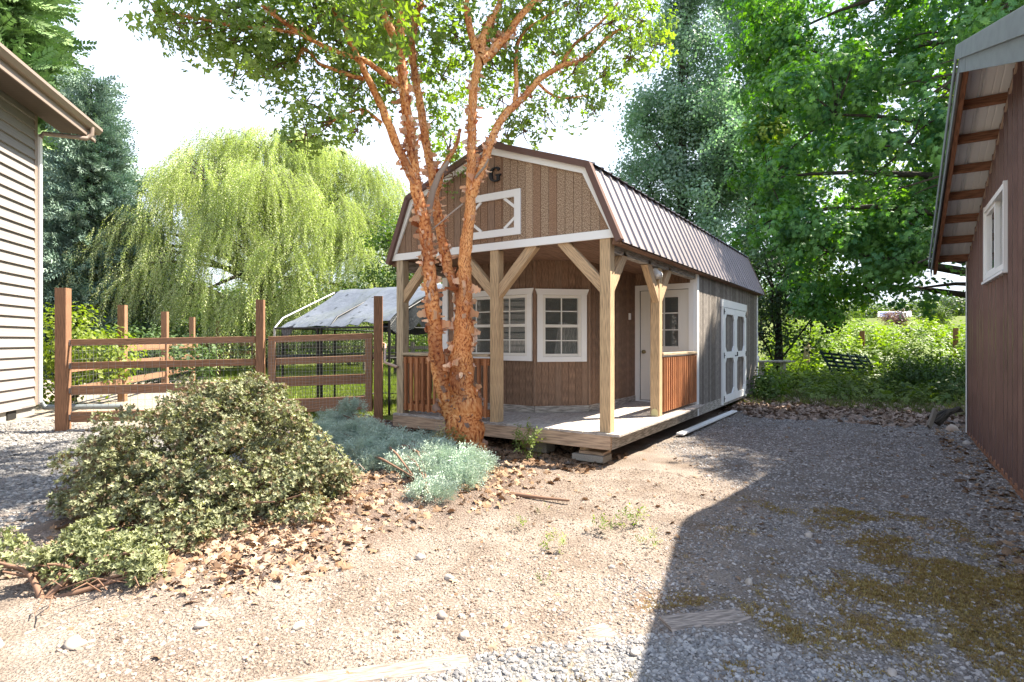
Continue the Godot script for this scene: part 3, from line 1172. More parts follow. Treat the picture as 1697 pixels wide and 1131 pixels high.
	board_wall(c, "wall_board", o_e, Vector3.FORWARD, rect(0.06, 0.19, 4.74, 2.30), [], 0.092, [M.side, M.side, M.side_b])
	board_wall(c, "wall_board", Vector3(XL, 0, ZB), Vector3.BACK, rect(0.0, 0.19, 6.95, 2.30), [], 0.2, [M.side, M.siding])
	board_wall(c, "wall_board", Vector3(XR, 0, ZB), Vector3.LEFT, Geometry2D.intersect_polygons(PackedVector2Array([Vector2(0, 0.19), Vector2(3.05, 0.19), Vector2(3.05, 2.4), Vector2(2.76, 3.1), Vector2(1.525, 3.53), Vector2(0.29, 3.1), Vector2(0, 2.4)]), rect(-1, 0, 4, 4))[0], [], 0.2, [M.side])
	# grey base boards, corner battens, corner boards
	for e in [[o_a + X * 0.09, pb], [pb, pc], [pc, pc + Vector3(0, 0, -1.70)]]:
		var mb := MB.new()
		var d: Vector3 = (e[1] - e[0]).normalized()
		var out := d.cross(U)
		mb.beam(e[0] + U * 0.366 + out * 0.004, e[1] + U * 0.366 + out * 0.004, 0.024, 0.088, U, 0.002, Vector2(rng.randf(), rng.randf()))
		part("base_board", mb, M.grey_wood, c)
	for e in [pb + Vector3(0.012, 0, 0.012), pc + Vector3(0.014, 0, 0.004)]:
		var mb := MB.new()
		mb.beam(e + U * 0.42, e + U * 2.33, 0.034, 0.034, Vector3(1, 0, 0.7), 0.006)
		part("corner_batten", mb, M.siding_c, c)
	var cb := MB.new()
	cb.beam(Vector3(XL + 0.035, 0.30, -6.398), Vector3(XL + 0.035, 2.33, -6.398), 0.10, 0.03, Vector3.BACK, 0.003)
	part("corner_board", cb, M.white, c)
	cb = MB.new()
	cb.prism(PackedVector2Array([Vector2(-0.09, -0.005), Vector2(0.016, -0.005), Vector2(0.016, 0.095), Vector2(-0.01, 0.095), Vector2(-0.01, 0.025), Vector2(-0.09, 0.025)]), Vector3(XR, 0, -8.607), X, Vector3.FORWARD, 0.145, 2.28)
	part("corner_board", cb, M.white, c)
	cb = MB.new()
	cb.beam(Vector3(XR + 0.005, 0.15, ZB + 0.03), Vector3(XR + 0.005, 2.28, ZB + 0.03), 0.03, 0.08, Vector3.BACK, 0.003)
	part("corner_board", cb, M.white, c)
	# room inside: floor, lining and a few pale boards leaning inside the bay
	var room := MB.new()
	room.box(Vector3(XC, 0.29, -9.95), Vector3(2.94, 0.03, 6.85))
	room.box(Vector3(XC, 1.3, -10.6), Vector3(2.9, 2.0, 0.04))
	part("room_lining", room, M.room, c)
	var lean := MB.new()
	lean.beam(Vector3(-3.86, 0.32, -7.05), Vector3(-3.80, 1.52, -7.28), 0.34, 0.012, Vector3(1, 0.2, 0.9), 0.0)
	lean.beam(Vector3(-4.72, 0.32, -6.85), Vector3(-4.70, 1.30, -7.1), 0.5, 0.012, Vector3(0.1, 0.2, 1), 0.0)
	part("leaning_board", lean, M.grey_wood, c)
	front_door(c)
	double_door(c)
	# railings
	railing(c, Vector3(XL + 0.12, 0, ZF - 0.03), Vector3(XC - 0.02, 0, ZF - 0.03), Vector3.BACK, 14)
	railing(c, Vector3(XR - 0.035, 0, -7.07), Vector3(XR - 0.035, 0, -8.60), Vector3.RIGHT, 17)
	railing(c, Vector3(XL + 0.03, 0, -6.36), Vector3(XL + 0.03, 0, ZF - 0.13), Vector3.LEFT, 8)
	# small fittings
	var f := MB.new()
	f.prism(PackedVector2Array([Vector2(-0.045, 0), Vector2(0.045, 0), Vector2(0.045, 0.05), Vector2(0.03, 0.082), Vector2(0, 0.096), Vector2(-0.03, 0.082), Vector2(-0.045, 0.05)]), Vector3(XR - 0.06, 0.325, -6.95), X, U, 0.0, 0.006)
	part("post_badge", f, M.tag, c)
	f = MB.new()
	f.box(Vector3(-3.313, 1.65, -8.34), Vector3(0.02, 0.1, 0.055))
	part("thermometer", f, M.white, c)
	f = MB.new()
	f.tube([Vector3(XR - 0.05, 2.16, -6.93), Vector3(XR - 0.03, 2.13, -6.91), Vector3(XR + 0.02, 2.08, -6.87)], [0.035, 0.04, 0.055], 10)
	part("flood_lamp", f, M.white, c)


func _norm(prof: Array, j: int) -> Vector2:
	var d: Vector2 = (prof[j + 1] - prof[j]).normalized()
	return Vector2(-d.y, d.x)


func front_door(c: Node3D) -> void:
	var o := Vector3(-3.33, 0, -8.62)
	var X := Vector3.RIGHT
	var mb := MB.new()
	bar(mb, o, X, 0.0, 0.32, 0.082, 2.145, 0.009, 0.036)
	bar(mb, o, X, 0.852, 0.32, 0.930, 2.145, 0.009, 0.036)
	bar(mb, o, X, 0.0825, 2.062, 0.8515, 2.145, 0.009, 0.034)
	bar(mb, o, X, 0.0825, 0.32, 0.8515, 0.335, -0.02, 0.05)
	part("door_frame", mb, M.white, c)
	var d := MB.new()
	bar(d, o, X, 0.09, 0.345, 0.222, 2.055, -0.04, 0.002)
	bar(d, o, X, 0.712, 0.345, 0.845, 2.055, -0.04, 0.002)
	bar(d, o, X, 0.2225, 1.968, 0.7115, 2.055, -0.04, 0.002)
	bar(d, o, X, 0.2225, 0.98, 0.7115, 1.165, -0.04, 0.002)
	bar(d, o, X, 0.2225, 0.345, 0.7115, 0.50, -0.04, 0.002)
	bar(d, o, X, 0.2225, 0.5005, 0.7115, 0.9795, -0.04, -0.008)
	bar(d, o, X, 0.262, 0.54, 0.672, 0.94, -0.008, 0.0)
	for e in [[0.222, 1.165, 0.247, 1.968], [0.687, 1.165, 0.712, 1.968], [0.2475, 1.165, 0.6865, 1.19], [0.2475, 1.943, 0.6865, 1.968]]:
		bar(d, o, X, e[0] + 0.0005, e[1] + 0.0005, e[2] - 0.0005, e[3] - 0.0005, 0.0, 0.012)
	bar(d, o, X, 0.458, 1.19, 0.476, 1.943, -0.01, 0.008)
	for e in [1.433, 1.690]:
		bar(d, o, X, 0.2475, e, 0.6865, e + 0.018, -0.009, 0.0065)
	var door := part("front_door", d, M.cream, c)
	for k in 2:
		for r in 3:
			var g := MB.new()
			var xa := 0.247 + k * 0.22
			var ya := 1.19 + r * 0.257
			g.quad(o + Vector3(xa, ya, -0.004), o + Vector3(xa + 0.21, ya, -0.004), o + Vector3(xa + 0.21, ya + 0.24, -0.004), o + Vector3(xa, ya + 0.24, -0.004))
			part("pane", g, M.glass, door)
	var kn := MB.new()
	kn.tube([o + Vector3(0.148, 1.10, 0.0), o + Vector3(0.148, 1.10, 0.03), o + Vector3(0.148, 1.10, 0.035), o + Vector3(0.148, 1.10, 0.055), o + Vector3(0.148, 1.10, 0.066)], [0.03, 0.012, 0.022, 0.028, 0.015], 12)
	part("knob", kn, M.brass, door)


func double_door(c: Node3D) -> void:
	# in the right-hand wall; x runs away from the porch
	var o := Vector3(XR + 0.010, 0, -10.06)
	var X := Vector3.FORWARD
	var mb := MB.new()
	bar(mb, o, X, 0.0, 1.86, 2.05, 1.99, 0.0, 0.03)
	bar(mb, o, X, 0.03, 0.17, 0.11, 1.859, 0.0, 0.026)
	bar(mb, o, X, 1.93, 0.17, 2.01, 1.859, 0.0, 0.026)
	part("door_frame", mb, M.white, c)
	for leaf in 2:
		var x0 := 0.12 + leaf * 0.905
		var x1 := x0 + 0.895
		var d := MB.new()
		bar(d, o, X, x0, 0.20, x0 + 0.10, 1.85, 0.004, 0.034)
		bar(d, o, X, x1 - 0.10, 0.20, x1, 1.85, 0.004, 0.034)
		for e in [[0.20, 0.32], [0.97, 1.08], [1.74, 1.85]]:
			bar(d, o, X, x0 + 0.1005, e[0], x1 - 0.1005, e[1], 0.004, 0.033)
		for e in [[0.32, 0.97], [1.08, 1.74]]:
			for sx in [0, 1]:
				for sy in [0, 1]:
					var cx: float = x0 + 0.1005 if sx == 0 else x1 - 0.1005
					var cy: float = e[0] + 0.0005 if sy == 0 else e[1] - 0.0005
					var dx := 0.105 * (1.0 if sx == 0 else -1.0)
					var dy := 0.10 * (1.0 if sy == 0 else -1.0)
					d.prism(PackedVector2Array([Vector2(cx, cy), Vector2(cx + dx, cy), Vector2(cx, cy + dy)]), o, X, Vector3.UP, 0.004, 0.031)
		var lf := part("door_leaf", d, M.white, c)
		for hy in [0.27, 1.02, 1.78]:
			var h := MB.new()
			var hx := x0 - 0.02 if leaf == 0 else x1 + 0.02
			var s := 1.0 if leaf == 0 else -1.0
			h.prism(PackedVector2Array([Vector2(hx, hy - 0.05), Vector2(hx + s * 0.02, hy - 0.05), Vector2(hx + s * 0.03, hy - 0.012), Vector2(hx + s * 0.10, hy), Vector2(hx + s * 0.03, hy + 0.012), Vector2(hx + s * 0.02, hy + 0.05), Vector2(hx, hy + 0.05)]), o, X, Vector3.UP, 0.034, 0.040)
			part("hinge", h, M.black, lf)
		if leaf == 0:
			var h := MB.new()
			h.tube([o + X * (x1 - 0.05) + Vector3(0.034, 1.0, 0), o + X * (x1 - 0.05) + Vector3(0.075, 1.0, 0), o + X * (x1 - 0.05) + Vector3(0.075, 1.07, 0)], [0.012, 0.012, 0.01], 8)
			part("handle", h, M.black, lf)


func railing(c: Node3D, a: Vector3, b: Vector3, out: Vector3, count: int) -> void:
	var r := MB.new()
	r.beam(a + Vector3(0, 1.10, 0), b + Vector3(0, 1.10, 0), 0.10, 0.035, Vector3.UP, 0.004)
	part("rail_cap", r, M.post_b, c)
	for yy in [1.02, 0.41]:
		r = MB.new()
		r.beam(a + Vector3(0, yy, 0) - out * 0.005, b + Vector3(0, yy, 0) - out * 0.005, 0.036, 0.085, Vector3.UP, 0.003)
		part("rail", r, M.orange, c)
	for k in count:
		var q := a.lerp(b, (k + 0.6) / count)
		r = MB.new()
		r.beam(q + out * 0.032 + Vector3(0, 0.365, 0), q + out * 0.032 + Vector3(0, 1.055, 0), 0.036, 0.036, out, 0.003, Vector2(rng.randf(), rng.randf()))
		part("baluster", r, M.orange if k % 3 else M.orange_b, c)


func left_house() -> void:
	var w := Vector3(-0.7567, 0, -0.6538)   # along the wall, away from the camera
	var n := Vector3(0.6538, 0, -0.7567)    # out of the wall
	var U := Vector3.UP
	var k0 := Vector3(-12.43, 0, -3.70)     # far corner
	var h := thing("lap_sided_house", "grey brown house with lap siding, half in the shade of its eave", "house", k0 - w * 4.0)
	var long := 10.0
	# boards run towards the camera; x along -w so that outward is right
	var base := MB.new()
	base.prism(rect(0.0, -0.3, long, 0.16), k0 - w * long + n * -0.02, w, U, -0.2, 0.0)
	part("foundation", base, M.foundation, h)
	var core := MB.new()
	core.prism(rect(0.0, 0.16, long, 5.5), k0 - w * long, w, U, -0.2, -0.012)
	core.prism(PackedVector2Array([Vector2(0, -0.2), Vector2(6.0, -0.2), Vector2(6.0, 5.5), Vector2(3.0, 7.0), Vector2(0.0, 5.5)]), k0 - w * 0.03 - n * 0.205, -n, U, -0.15, 0.0)
	part("wall", core, M.lap_b, h)
	var y := 0.145
	while y < 5.5:
		var cut := rng.randf_range(2.5, 8.0)
		for e in [[0.0, cut - 0.002], [cut + 0.002, long - 0.09]]:
			var mb := MB.new()
			# wedge section: thick butt below
			var pr := PackedVector2Array([Vector2(-0.012, 0.0), Vector2(0.040, 0.0), Vector2(0.002, 0.174), Vector2(-0.012, 0.174)])
			var off := Vector2(rng.randf() * 4.0, rng.randf() * 4.0)
			var zz := w
			var k := mb.v.size()
			mb.prism(pr, k0 - w * long + U * y, n, U, -e[1], -e[0], off)
			# n x U runs along -w or w; keep the piece on the wall
			part("siding_board", mb, M.lap if rng.randf() < 0.6 else M.lap_b, h)
		y += 0.171
	var tr := MB.new()
	tr.beam(k0 - w * 0.045 + U * 0.15 + n * 0.012, k0 - w * 0.045 + U * 5.5 + n * 0.012, 0.09, 0.03, n, 0.003)
	part("corner_trim", tr, M.gutter, h)
	# roof with eave overhang; slope rises away from the viewer
	var e0 := k0 - w * long + n * 0.58 - U * 0.07
	var roof := MB.new()
	roof.prism(PackedVector2Array([Vector2(0, 5.30), Vector2(0.0, 5.36), Vector2(-3.6, 7.1), Vector2(-7.3, 5.36), Vector2(-7.3, 5.30), Vector2(-3.6, 7.0)]), e0 + w * (long + 0.80), n, U, 0.0, long + 0.8)
	part("roof", roof, M.shingle, h)
	var so := MB.new()
	so.prism(rect(0.0, -0.50, long + 0.75, 0.0), e0 + U * 5.27 - n * 0.02, w, n, -0.012, 0.012)
	part("soffit", so, M.soffit, h)
	var fa := MB.new()
	fa.beam(e0 + U * 5.26 - n * 0.0, e0 + w * (long + 0.82) + U * 5.26, 0.022, 0.19, U, 0.003)
	part("fascia", fa, M.gutter, h)
	var gu := MB.new()
	gu.prism(PackedVector2Array([Vector2(0.012, 5.30), Vector2(0.075, 5.30), Vector2(0.125, 5.37), Vector2(0.125, 5.42), Vector2(0.118, 5.42), Vector2(0.118, 5.375), Vector2(0.07, 5.31), Vector2(0.012, 5.31)]), e0 + w * (long + 0.84), n, U, 0.0, long + 0.84)
	part("gutter", gu, M.gutter, h)
	var ra := MB.new()
	ra.prism(PackedVector2Array([Vector2(0.0, 5.15), Vector2(0.0, 5.37), Vector2(-3.6, 7.12), Vector2(-7.3, 5.37), Vector2(-7.3, 5.15), Vector2(-3.6, 6.85)]), e0 + w * (long + 0.845), n, U, 0.0, 0.03)
	part("rake_board", ra, M.gutter, h)
	# downspout: outlet, sloping leader to the wall, drop, and the drain pipe on the ground
	var d := MB.new()
	var g0 := k0 + w * 0.50 + n * 0.65 - U * 0.07
	d.tube([g0 + U * 5.33, g0 + U * 5.20, g0 + U * 5.10 - w * 0.05 - n * 0.06, k0 + w * 0.04 + n * 0.09 + U * 4.93, k0 + w * 0.02 + n * 0.06 + U * 4.85], [0.04, 0.04, 0.04, 0.038, 0.038], 10)
	part("downspout_elbow", d, M.gutter, h)
	d = MB.new()
	d.beam(k0 + w * 0.045 + n * 0.04 + U * 0.16, k0 + w * 0.045 + n * 0.04 + U * 4.9, 0.075, 0.055, n, 0.012)
	part("downspout", d, M.white, h)
	d = MB.new()
	d.tube([k0 + w * 0.045 + n * 0.05 + U * 0.2, k0 + w * 0.08 + n * 0.09 + U * 0.10, k0 + w * 0.2 + n * 0.35 + U * 0.08, k0 + w * 0.35 + n * 1.2 + U * 0.05], [0.045, 0.05, 0.05, 0.05], 10)
	part("drain_pipe", d, M.zinc, h)
	d = MB.new()
	d.beam(k0 - w * 0.85 + U * 0.06 + n * -0.012, k0 - w * 0.60 + U * 0.06 + n * -0.012, 0.02, 0.13, U, 0.0)
	part("vent", d, M.dark, h)


func metal_shed() -> void:
	var xw := 0.94
	var s := thing("metal_shed", "brown ribbed metal shed with a wide gable overhang and a white sliding window", "shed", Vector3(xw + 2.5, 0, -6.22))
	var U := Vector3.UP
	var zn := -2.5
	var zf := -9.9
	var zr := -6.22
	var roofy := func(z: float) -> float: return 3.74 - 0.375 * absf(z - zr)
	# wall facing the drive: x runs away from the camera so that outward = -X needs x = BACK; start at the far end
	var o := Vector3(xw, 0, zf)
	var hole := Rect2(-8.10 - zf, 1.95, 1.27, 0.76)
	var p := 0.0
	var k := 0
	while p < zn - zf - 0.01:
		var q := minf(p + 0.9144, zn - zf)
		var mb := MB.new()
		ribbed_sheet(mb, o, Vector3.BACK, U, p, q, 0.03, func(x): return roofy.call(zf + x) - 0.03, hole)
		part("wall_panel", mb, M.shed if k % 3 else M.shed_b, s)
		p = q
		k += 1
	var lining := MB.new()
	var zz := [zf + 0.01, -8.12, -6.81, zn - 0.01]
	for j in 3:
		var pts := PackedVector2Array([Vector2(zz[j], 0.0), Vector2(zz[j + 1], 0.0)])
		if j == 1:
			lining.prism(rect(zz[j], 0.0, zz[j + 1], 1.93), Vector3(xw + 0.02, 0, 0), Vector3.BACK, U, -0.03, 0.0)
			lining.prism(PackedVector2Array([Vector2(zz[1], 2.73), Vector2(zz[2], 2.73), Vector2(zz[2], 3.5), Vector2(zz[1], 3.0)]), Vector3(xw + 0.02, 0, 0), Vector3.BACK, U, -0.03, 0.0)
		elif j == 0:
			lining.prism(PackedVector2Array([Vector2(zz[0], 0), Vector2(zz[1], 0), Vector2(zz[1], 3.0), Vector2(zz[0], 2.33)]), Vector3(xw + 0.02, 0, 0), Vector3.BACK, U, -0.03, 0.0)
		else:
			lining.prism(PackedVector2Array([Vector2(zz[2], 0), Vector2(zz[3], 0), Vector2(zz[3], 2.32), Vector2(zr, 3.70), Vector2(zz[2], 3.49)]), Vector3(xw + 0.02, 0, 0), Vector3.BACK, U, -0.03, 0.0)
	# the other walls and the floor
	lining.box(Vector3(xw + 3.0, 1.2, zf + 0.05), Vector3(5.9, 2.4, 0.05))
	lining.box(Vector3(xw + 3.0, 1.2, zn - 0.05), Vector3(5.9, 2.4, 0.05))
	lining.box(Vector3(xw + 5.95, 1.7, zr), Vector3(0.05, 3.4, 7.3))
	lining.box(Vector3(xw + 3.0, 0.03, zr), Vector3(5.8, 0.06, 7.2))
	part("inner_wall", lining, M.room, s)
	# roof sheets on both slopes, ribs down the slope
	for side in [-1.0, 1.0]:
		var foot := Vector3(0.535, 3.80 - 0.375 * 3.78, zr + side * 3.78)
		var head := Vector3(0.535, 3.80, zr)
		var y := (head - foot).normalized()
		var l := foot.distance_to(head)
		var x := Vector3.RIGHT if side > 0 else Vector3.LEFT
		var at := foot if side > 0 else foot + Vector3(6.6, 0, 0)
		p = 0.0
		while p < 6.55:
			var q := minf(p + 0.9144, 6.6)
			var mb := MB.new()
			ribbed_sheet(mb, at, x, y, p, q, 0.0, func(_t): return l)
			part("roof_panel", mb, M.under, s)
			p = q
		# purlins that carry the overhang
		for j in 8:
			var f := 0.14 + j * 0.525
			var c := head + (foot - head).normalized() * f
			c.y -= 0.062
			var mb := MB.new()
			var nrm := (head - foot).normalized().cross(Vector3.RIGHT * side)
			mb.beam(Vector3(0.60, c.y, c.z), Vector3(xw + 0.5, c.y, c.z), 0.042, 0.09, nrm, 0.003, Vector2(rng.randf() * 3.0, rng.randf() * 3.0))
			part("purlin", mb, M.purlin, s)
		# barge board and its metal cladding
		var a := head + Vector3(0.045, -0.10, 0)
		var b := foot + Vector3(0.045, -0.10, 0)
		var mb := MB.new()
		mb.beam(a, b, 0.04, 0.17, U, 0.003, Vector2(rng.randf(), rng.randf()))
		part("barge_board", mb, M.purlin, s)
		for e in [[0.0, 0.12, -0.035], [-0.115, 0.125, -0.012]]:
			for cut in [[0.0, 0.125], [0.128, 1.0]]:
				var m2 := MB.new()
				var c0: Vector3 = head.lerp(foot, cut[0]) + Vector3(e[2] + 0.012, e[0] - 0.03, 0)
				var c1: Vector3 = head.lerp(foot, cut[1]) + Vector3(e[2] + 0.012, e[0] - 0.03, 0)
				m2.beam(c0, c1, 0.012, e[1], U, 0.002, Vector2(rng.randf() * 3.0, rng.randf() * 3.0))
				part("barge_flashing", m2, M.zinc, s)
		# pale strip where the wall meets the roof
		var st := MB.new()
		st.beam(Vector3(xw - 0.012, head.y - 0.135, zr), Vector3(xw - 0.012, foot.y - 0.135 + 0.02, foot.z - side * 0.07), 0.018, 0.022, U, 0.003)
		part("roof_channel", st, M.strip, s)
	var ct := MB.new()
	ct.prism(PackedVector2Array([Vector2(-0.026, -0.02), Vector2(0.05, -0.02), Vector2(0.05, -0.012), Vector2(-0.018, -0.012), Vector2(-0.018, 0.06), Vector2(-0.026, 0.06)]), Vector3(xw, 0.02, zf), Vector3.RIGHT, Vector3.BACK, -2.33, 0.0)
	part("corner_trim", ct, M.white, s)
	# window: x along BACK, outward -X
	var wo := Vector3(xw, 0, -8.10)
	var B := Vector3.BACK
	var wm := MB.new()
	for e in [[-0.015, 1.92, 0.03, 2.74], [1.24, 1.92, 1.285, 2.74]]:
		bar(wm, wo, B, e[0], e[1], e[2], e[3], -0.03, 0.040)
	for e in [[1.935, 1.985], [2.675, 2.725]]:
		bar(wm, wo, B, 0.0305, e[0], 1.2395, e[1], -0.03, 0.039)
	bar(wm, wo, B, -0.045, 1.895, 1.315, 1.919, -0.01, 0.052)
	var win := part("window", wm, M.white, s)
	var sa := MB.new()
	for e in [[0.031, 0.075], [0.60, 0.645]]:
		bar(sa, wo, B, e[0], 1.986, e[1], 2.674, -0.02, 0.022)
	for e in [[1.986, 2.02], [2.64, 2.674]]:
		bar(sa, wo, B, 0.0755, e[0], 0.5995, e[1], -0.02, 0.021)
	bar(sa, wo, B, 1.2, 1.986, 1.239, 2.674, -0.025, 0.010)
	part("sash", sa, M.white, win)
	for e in [[0.07, 0.605, 0.004], [0.62, 1.21, -0.012]]:
		var g := MB.new()
		var at := wo + Vector3(-e[2], 0, 0)
		g.quad(at + B * e[0] + U * 2.0, at + B * e[1] + U * 2.0, at + B * e[1] + U * 2.66, at + B * e[0] + U * 2.66)
		part("pane", g, M.glass, win)
	var blind := MB.new()
	bar(blind, wo, B, 0.05, 1.96, 0.62, 2.70, -0.10, -0.09)
	part("blind", blind, M.lap, win)
	# screw heads along the girts
	var sc := MB.new()
	for yy in [0.25, 0.95, 1.62]:
		var q := 0.05
		while q < 7.3:
			sc.prism(PackedVector2Array([Vector2(-0.006, -0.006), Vector2(0.006, -0.006), Vector2(0.006, 0.006), Vector2(-0.006, 0.006)]), o + B * (q + 0.045) + U * (yy + rng.randf_range(-0.01, 0.01)), B, U, 0.0, 0.005)
			q += 0.2286
	var screws := part("screw", sc, M.zinc, s)
	screws.set_meta("kind", "stuff")
	var sill := MB.new()
	sill.beam(Vector3(xw + 0.01, 0.0, zn), Vector3(xw + 0.01, 0.0, zf), 0.05, 0.10, U, 0.004)
	part("skirt_board", sill, M.purlin, s)


func rail(parent: Node3D, called: String, a: Vector3, b: Vector3, h: float, m: Material, w := 0.038) -> void:
	var mb := MB.new()
	mb.beam(a, b, w, h, Vector3.UP, 0.004, Vector2(rng.randf() * 3.0, rng.randf() * 3.0))
	part(called, mb, m, parent)


func wire_panel(mb: MB, a: Vector3, b: Vector3, y0: float, y1: float, dx: float, dy: float, t := 0.0016) -> void:
	var l := a.distance_to(b)
	var d := (b - a) / l
	var p := 0.0
	while p < l:
		mb.beam(a + d * p + Vector3.UP * y0, a + d * p + Vector3.UP * y1, t * 2.0, t * 2.0, d, 0.0)
		p += dx
	var y := y0
	while y <= y1 + 0.001:
		mb.beam(a + Vector3.UP * y, b + Vector3.UP * y, t * 2.0, t * 2.0, Vector3.UP, 0.0)
		y += dy


func fences() -> void:
	var U := Vector3.UP
	var A := Vector3(-9.87, 0, -3.25)
	var B := Vector3(-7.735, 0.05, -4.96)
	var C := Vector3(-6.35, 0.10, -5.99)
	var posts := [[A, 2.03, "tall brown fence post beside the house corner", 0.145], [B, 1.88, "brown gate post in the middle of the board fence", 0.11], [C, 1.94, "brown gate post beside the cabin porch", 0.13]]
	for p in posts:
		var mb := MB.new()
		mb.beam(p[0] - U * 0.2, Vector3(p[0].x, p[1], p[0].z), p[3], p[3], Vector3(0.7, 0, 0.7), 0.006, Vector2(rng.randf(), rng.randf()))
		solo("fence_post", mb, M.fence, p[2], "fence post", "posts of the board fence", p[0])
	var dir := (B - A).normalized()
	var nrm := dir.cross(U)
	var g := thing("board_gate", "wide brown four-board gate with wire between the tall post and the middle post", "gate", A.lerp(B, 0.5))
	for e in [[1.245, 0.095], [0.91, 0.10], [0.555, 0.135], [0.17, 0.15]]:
		rail(g, "board", A + dir * 0.10 + U * e[0] - nrm * 0.02, B - dir * 0.08 + U * (e[0]) - nrm * 0.02, e[1], M.fence_b if rng.randf() < 0.5 else M.fence)
	var w := MB.new()
	wire_panel(w, A + dir * 0.12 + nrm * 0.012, B - dir * 0.1 + nrm * 0.012, 0.2, 1.22, 0.10, 0.10, 0.0013)
	part("wire_mesh", w, M.wire, g).set_meta("kind", "stuff")
	for y in [1.245, 0.91, 0.555, 0.17]:
		var hb := MB.new()
		hb.beam(A + dir * 0.075 + U * (y - 0.04) - nrm * 0.03, A + dir * 0.075 + U * (y + 0.04) - nrm * 0.03, 0.03, 0.05, nrm, 0.004)
		part("hinge", hb, M.galv, g)
	var d2 := (C - B).normalized()
	var n2 := d2.cross(U)
	var g2 := thing("narrow_gate", "narrow brown gate of four boards in front of the kennel", "gate", B.lerp(C, 0.5))
	for e in [[1.235, 0.095], [0.905, 0.10], [0.60, 0.145], [0.24, 0.20]]:
		rail(g2, "board", B + d2 * 0.11 + U * e[0] - n2 * 0.03, C - d2 * 0.09 + U * (e[0] + 0.01) - n2 * 0.03, e[1], M.fence_b if rng.randf() < 0.5 else M.fence)
	for q in [0.17, 1.0 - 0.13]:
		var c := B + (C - B) * (0.10 if q < 0.5 else 0.92)
		var mb := MB.new()
		mb.beam(c + U * 0.12 + n2 * 0.012, c + U * 1.20 + n2 * 0.012, 0.10, 0.035, n2, 0.004, Vector2(rng.randf(), rng.randf()))
		part("stile", mb, M.fence_b, g2)
	w = MB.new()
	wire_panel(w, B + d2 * 0.12 + n2 * 0.036, C - d2 * 0.1 + n2 * 0.036, 0.2, 1.22, 0.05, 0.05, 0.0012)
	part("wire_mesh", w, M.wire, g2).set_meta("kind", "stuff")
	var la := MB.new()
	la.tube([B + d2 * 0.06 + U * 1.24 - n2 * 0.03, B + d2 * 0.16 + U * 1.24 - n2 * 0.06, B + d2 * 0.24 + U * 1.24 - n2 * 0.055], [0.012, 0.014, 0.02], 8)
	part("latch", la, M.black, g2)
	var po := MB.new()
	po.tube([C + U * 1.16 - n2 * 0.09, C + U * 1.12 - n2 * 0.12 + Vector3(0.12, 0, 0), Vector3(-5.62, 0.98, -5.42), Vector3(-5.33, 0.93, -5.365)], [0.018, 0.016, 0.018, 0.02], 8)
	solo("pole", po, M.pole, "pale pole slanting from the gate post to the cabin porch post", "pole", "", Vector3(-5.8, 1.0, -5.6))
	# the lit fence that runs away behind the gates
	var rear := [Vector3(-11.6, 0, -3.9), Vector3(-13.49, 0, -5.48), Vector3(-15.61, 0, -7.32), Vector3(-18.49, 0, -9.49), Vector3(-20.4, 0, -11.4), Vector3(-22.3, 0, -14.0)]
	var tops := [2.0, 2.03, 2.03, 2.03, 2.03, 1.75]
	var words := ["", "sunlit brown fence post behind the wide gate, nearest to the house", "sunlit fence post second from the house behind the wide gate", "third sunlit fence post from the house behind the wide gate", "fourth sunlit fence post from the house, before the willow", "short far fence post just left of the middle gate post"]
	for k in range(1, 6):
		var mb := MB.new()
		mb.beam(rear[k] - U * 0.2, rear[k] + U * tops[k], 0.14, 0.14, Vector3(0.7, 0, 0.7), 0.006, Vector2(rng.randf(), rng.randf()))
		solo("fence_post", mb, M.fence_b, words[k], "fence post", "posts of the fence running back to the willow", rear[k])
	var rf := thing("rear_fence", "sunlit fence of three boards and wire running back towards the willow", "fence", rear[3])
	for k in 5:
		var a: Vector3 = rear[k]
		var b: Vector3 = rear[k + 1]
		var d := (b - a).normalized()
		var n := d.cross(U)
		for y in [1.12, 0.80, 0.42]:
			if k == 0 and y > 1.0:
				continue
			rail(rf, "board", a + d * 0.01 + U * y - n * 0.0, b - d * 0.01 + U * y, 0.13, M.fence_b)
		var m := MB.new()
		wire_panel(m, a + n * 0.03, b + n * 0.03, 0.2, 1.15, 0.15, 0.15, 0.0014)
		part("wire_mesh", m, M.wire, rf).set_meta("kind", "stuff")
	# grey paddock fence beyond the lawn
	var pf := thing("paddock_fence", "old grey two-rail fence across the far side of the lawn", "fence", Vector3(-15.5, 0, -15.5))
	var q0 := Vector3(-21.5, 0, -14.6)
	var q1 := Vector3(-8.5, 0, -17.2)
	for k in 6:
		var a := q0.lerp(q1, k / 6.0)
		var b := q0.lerp(q1, (k + 1) / 6.0)
		for y in [1.02, 0.68]:
			rail(pf, "board", a + U * y, b + U * (y + rng.randf_range(-0.03, 0.03)), 0.13, M.old_fence)
		var mb := MB.new()
		mb.beam(a - U * 0.1, a + U * 1.25, 0.12, 0.12, Vector3.BACK, 0.006)
		part("post", mb, M.old_fence, pf)


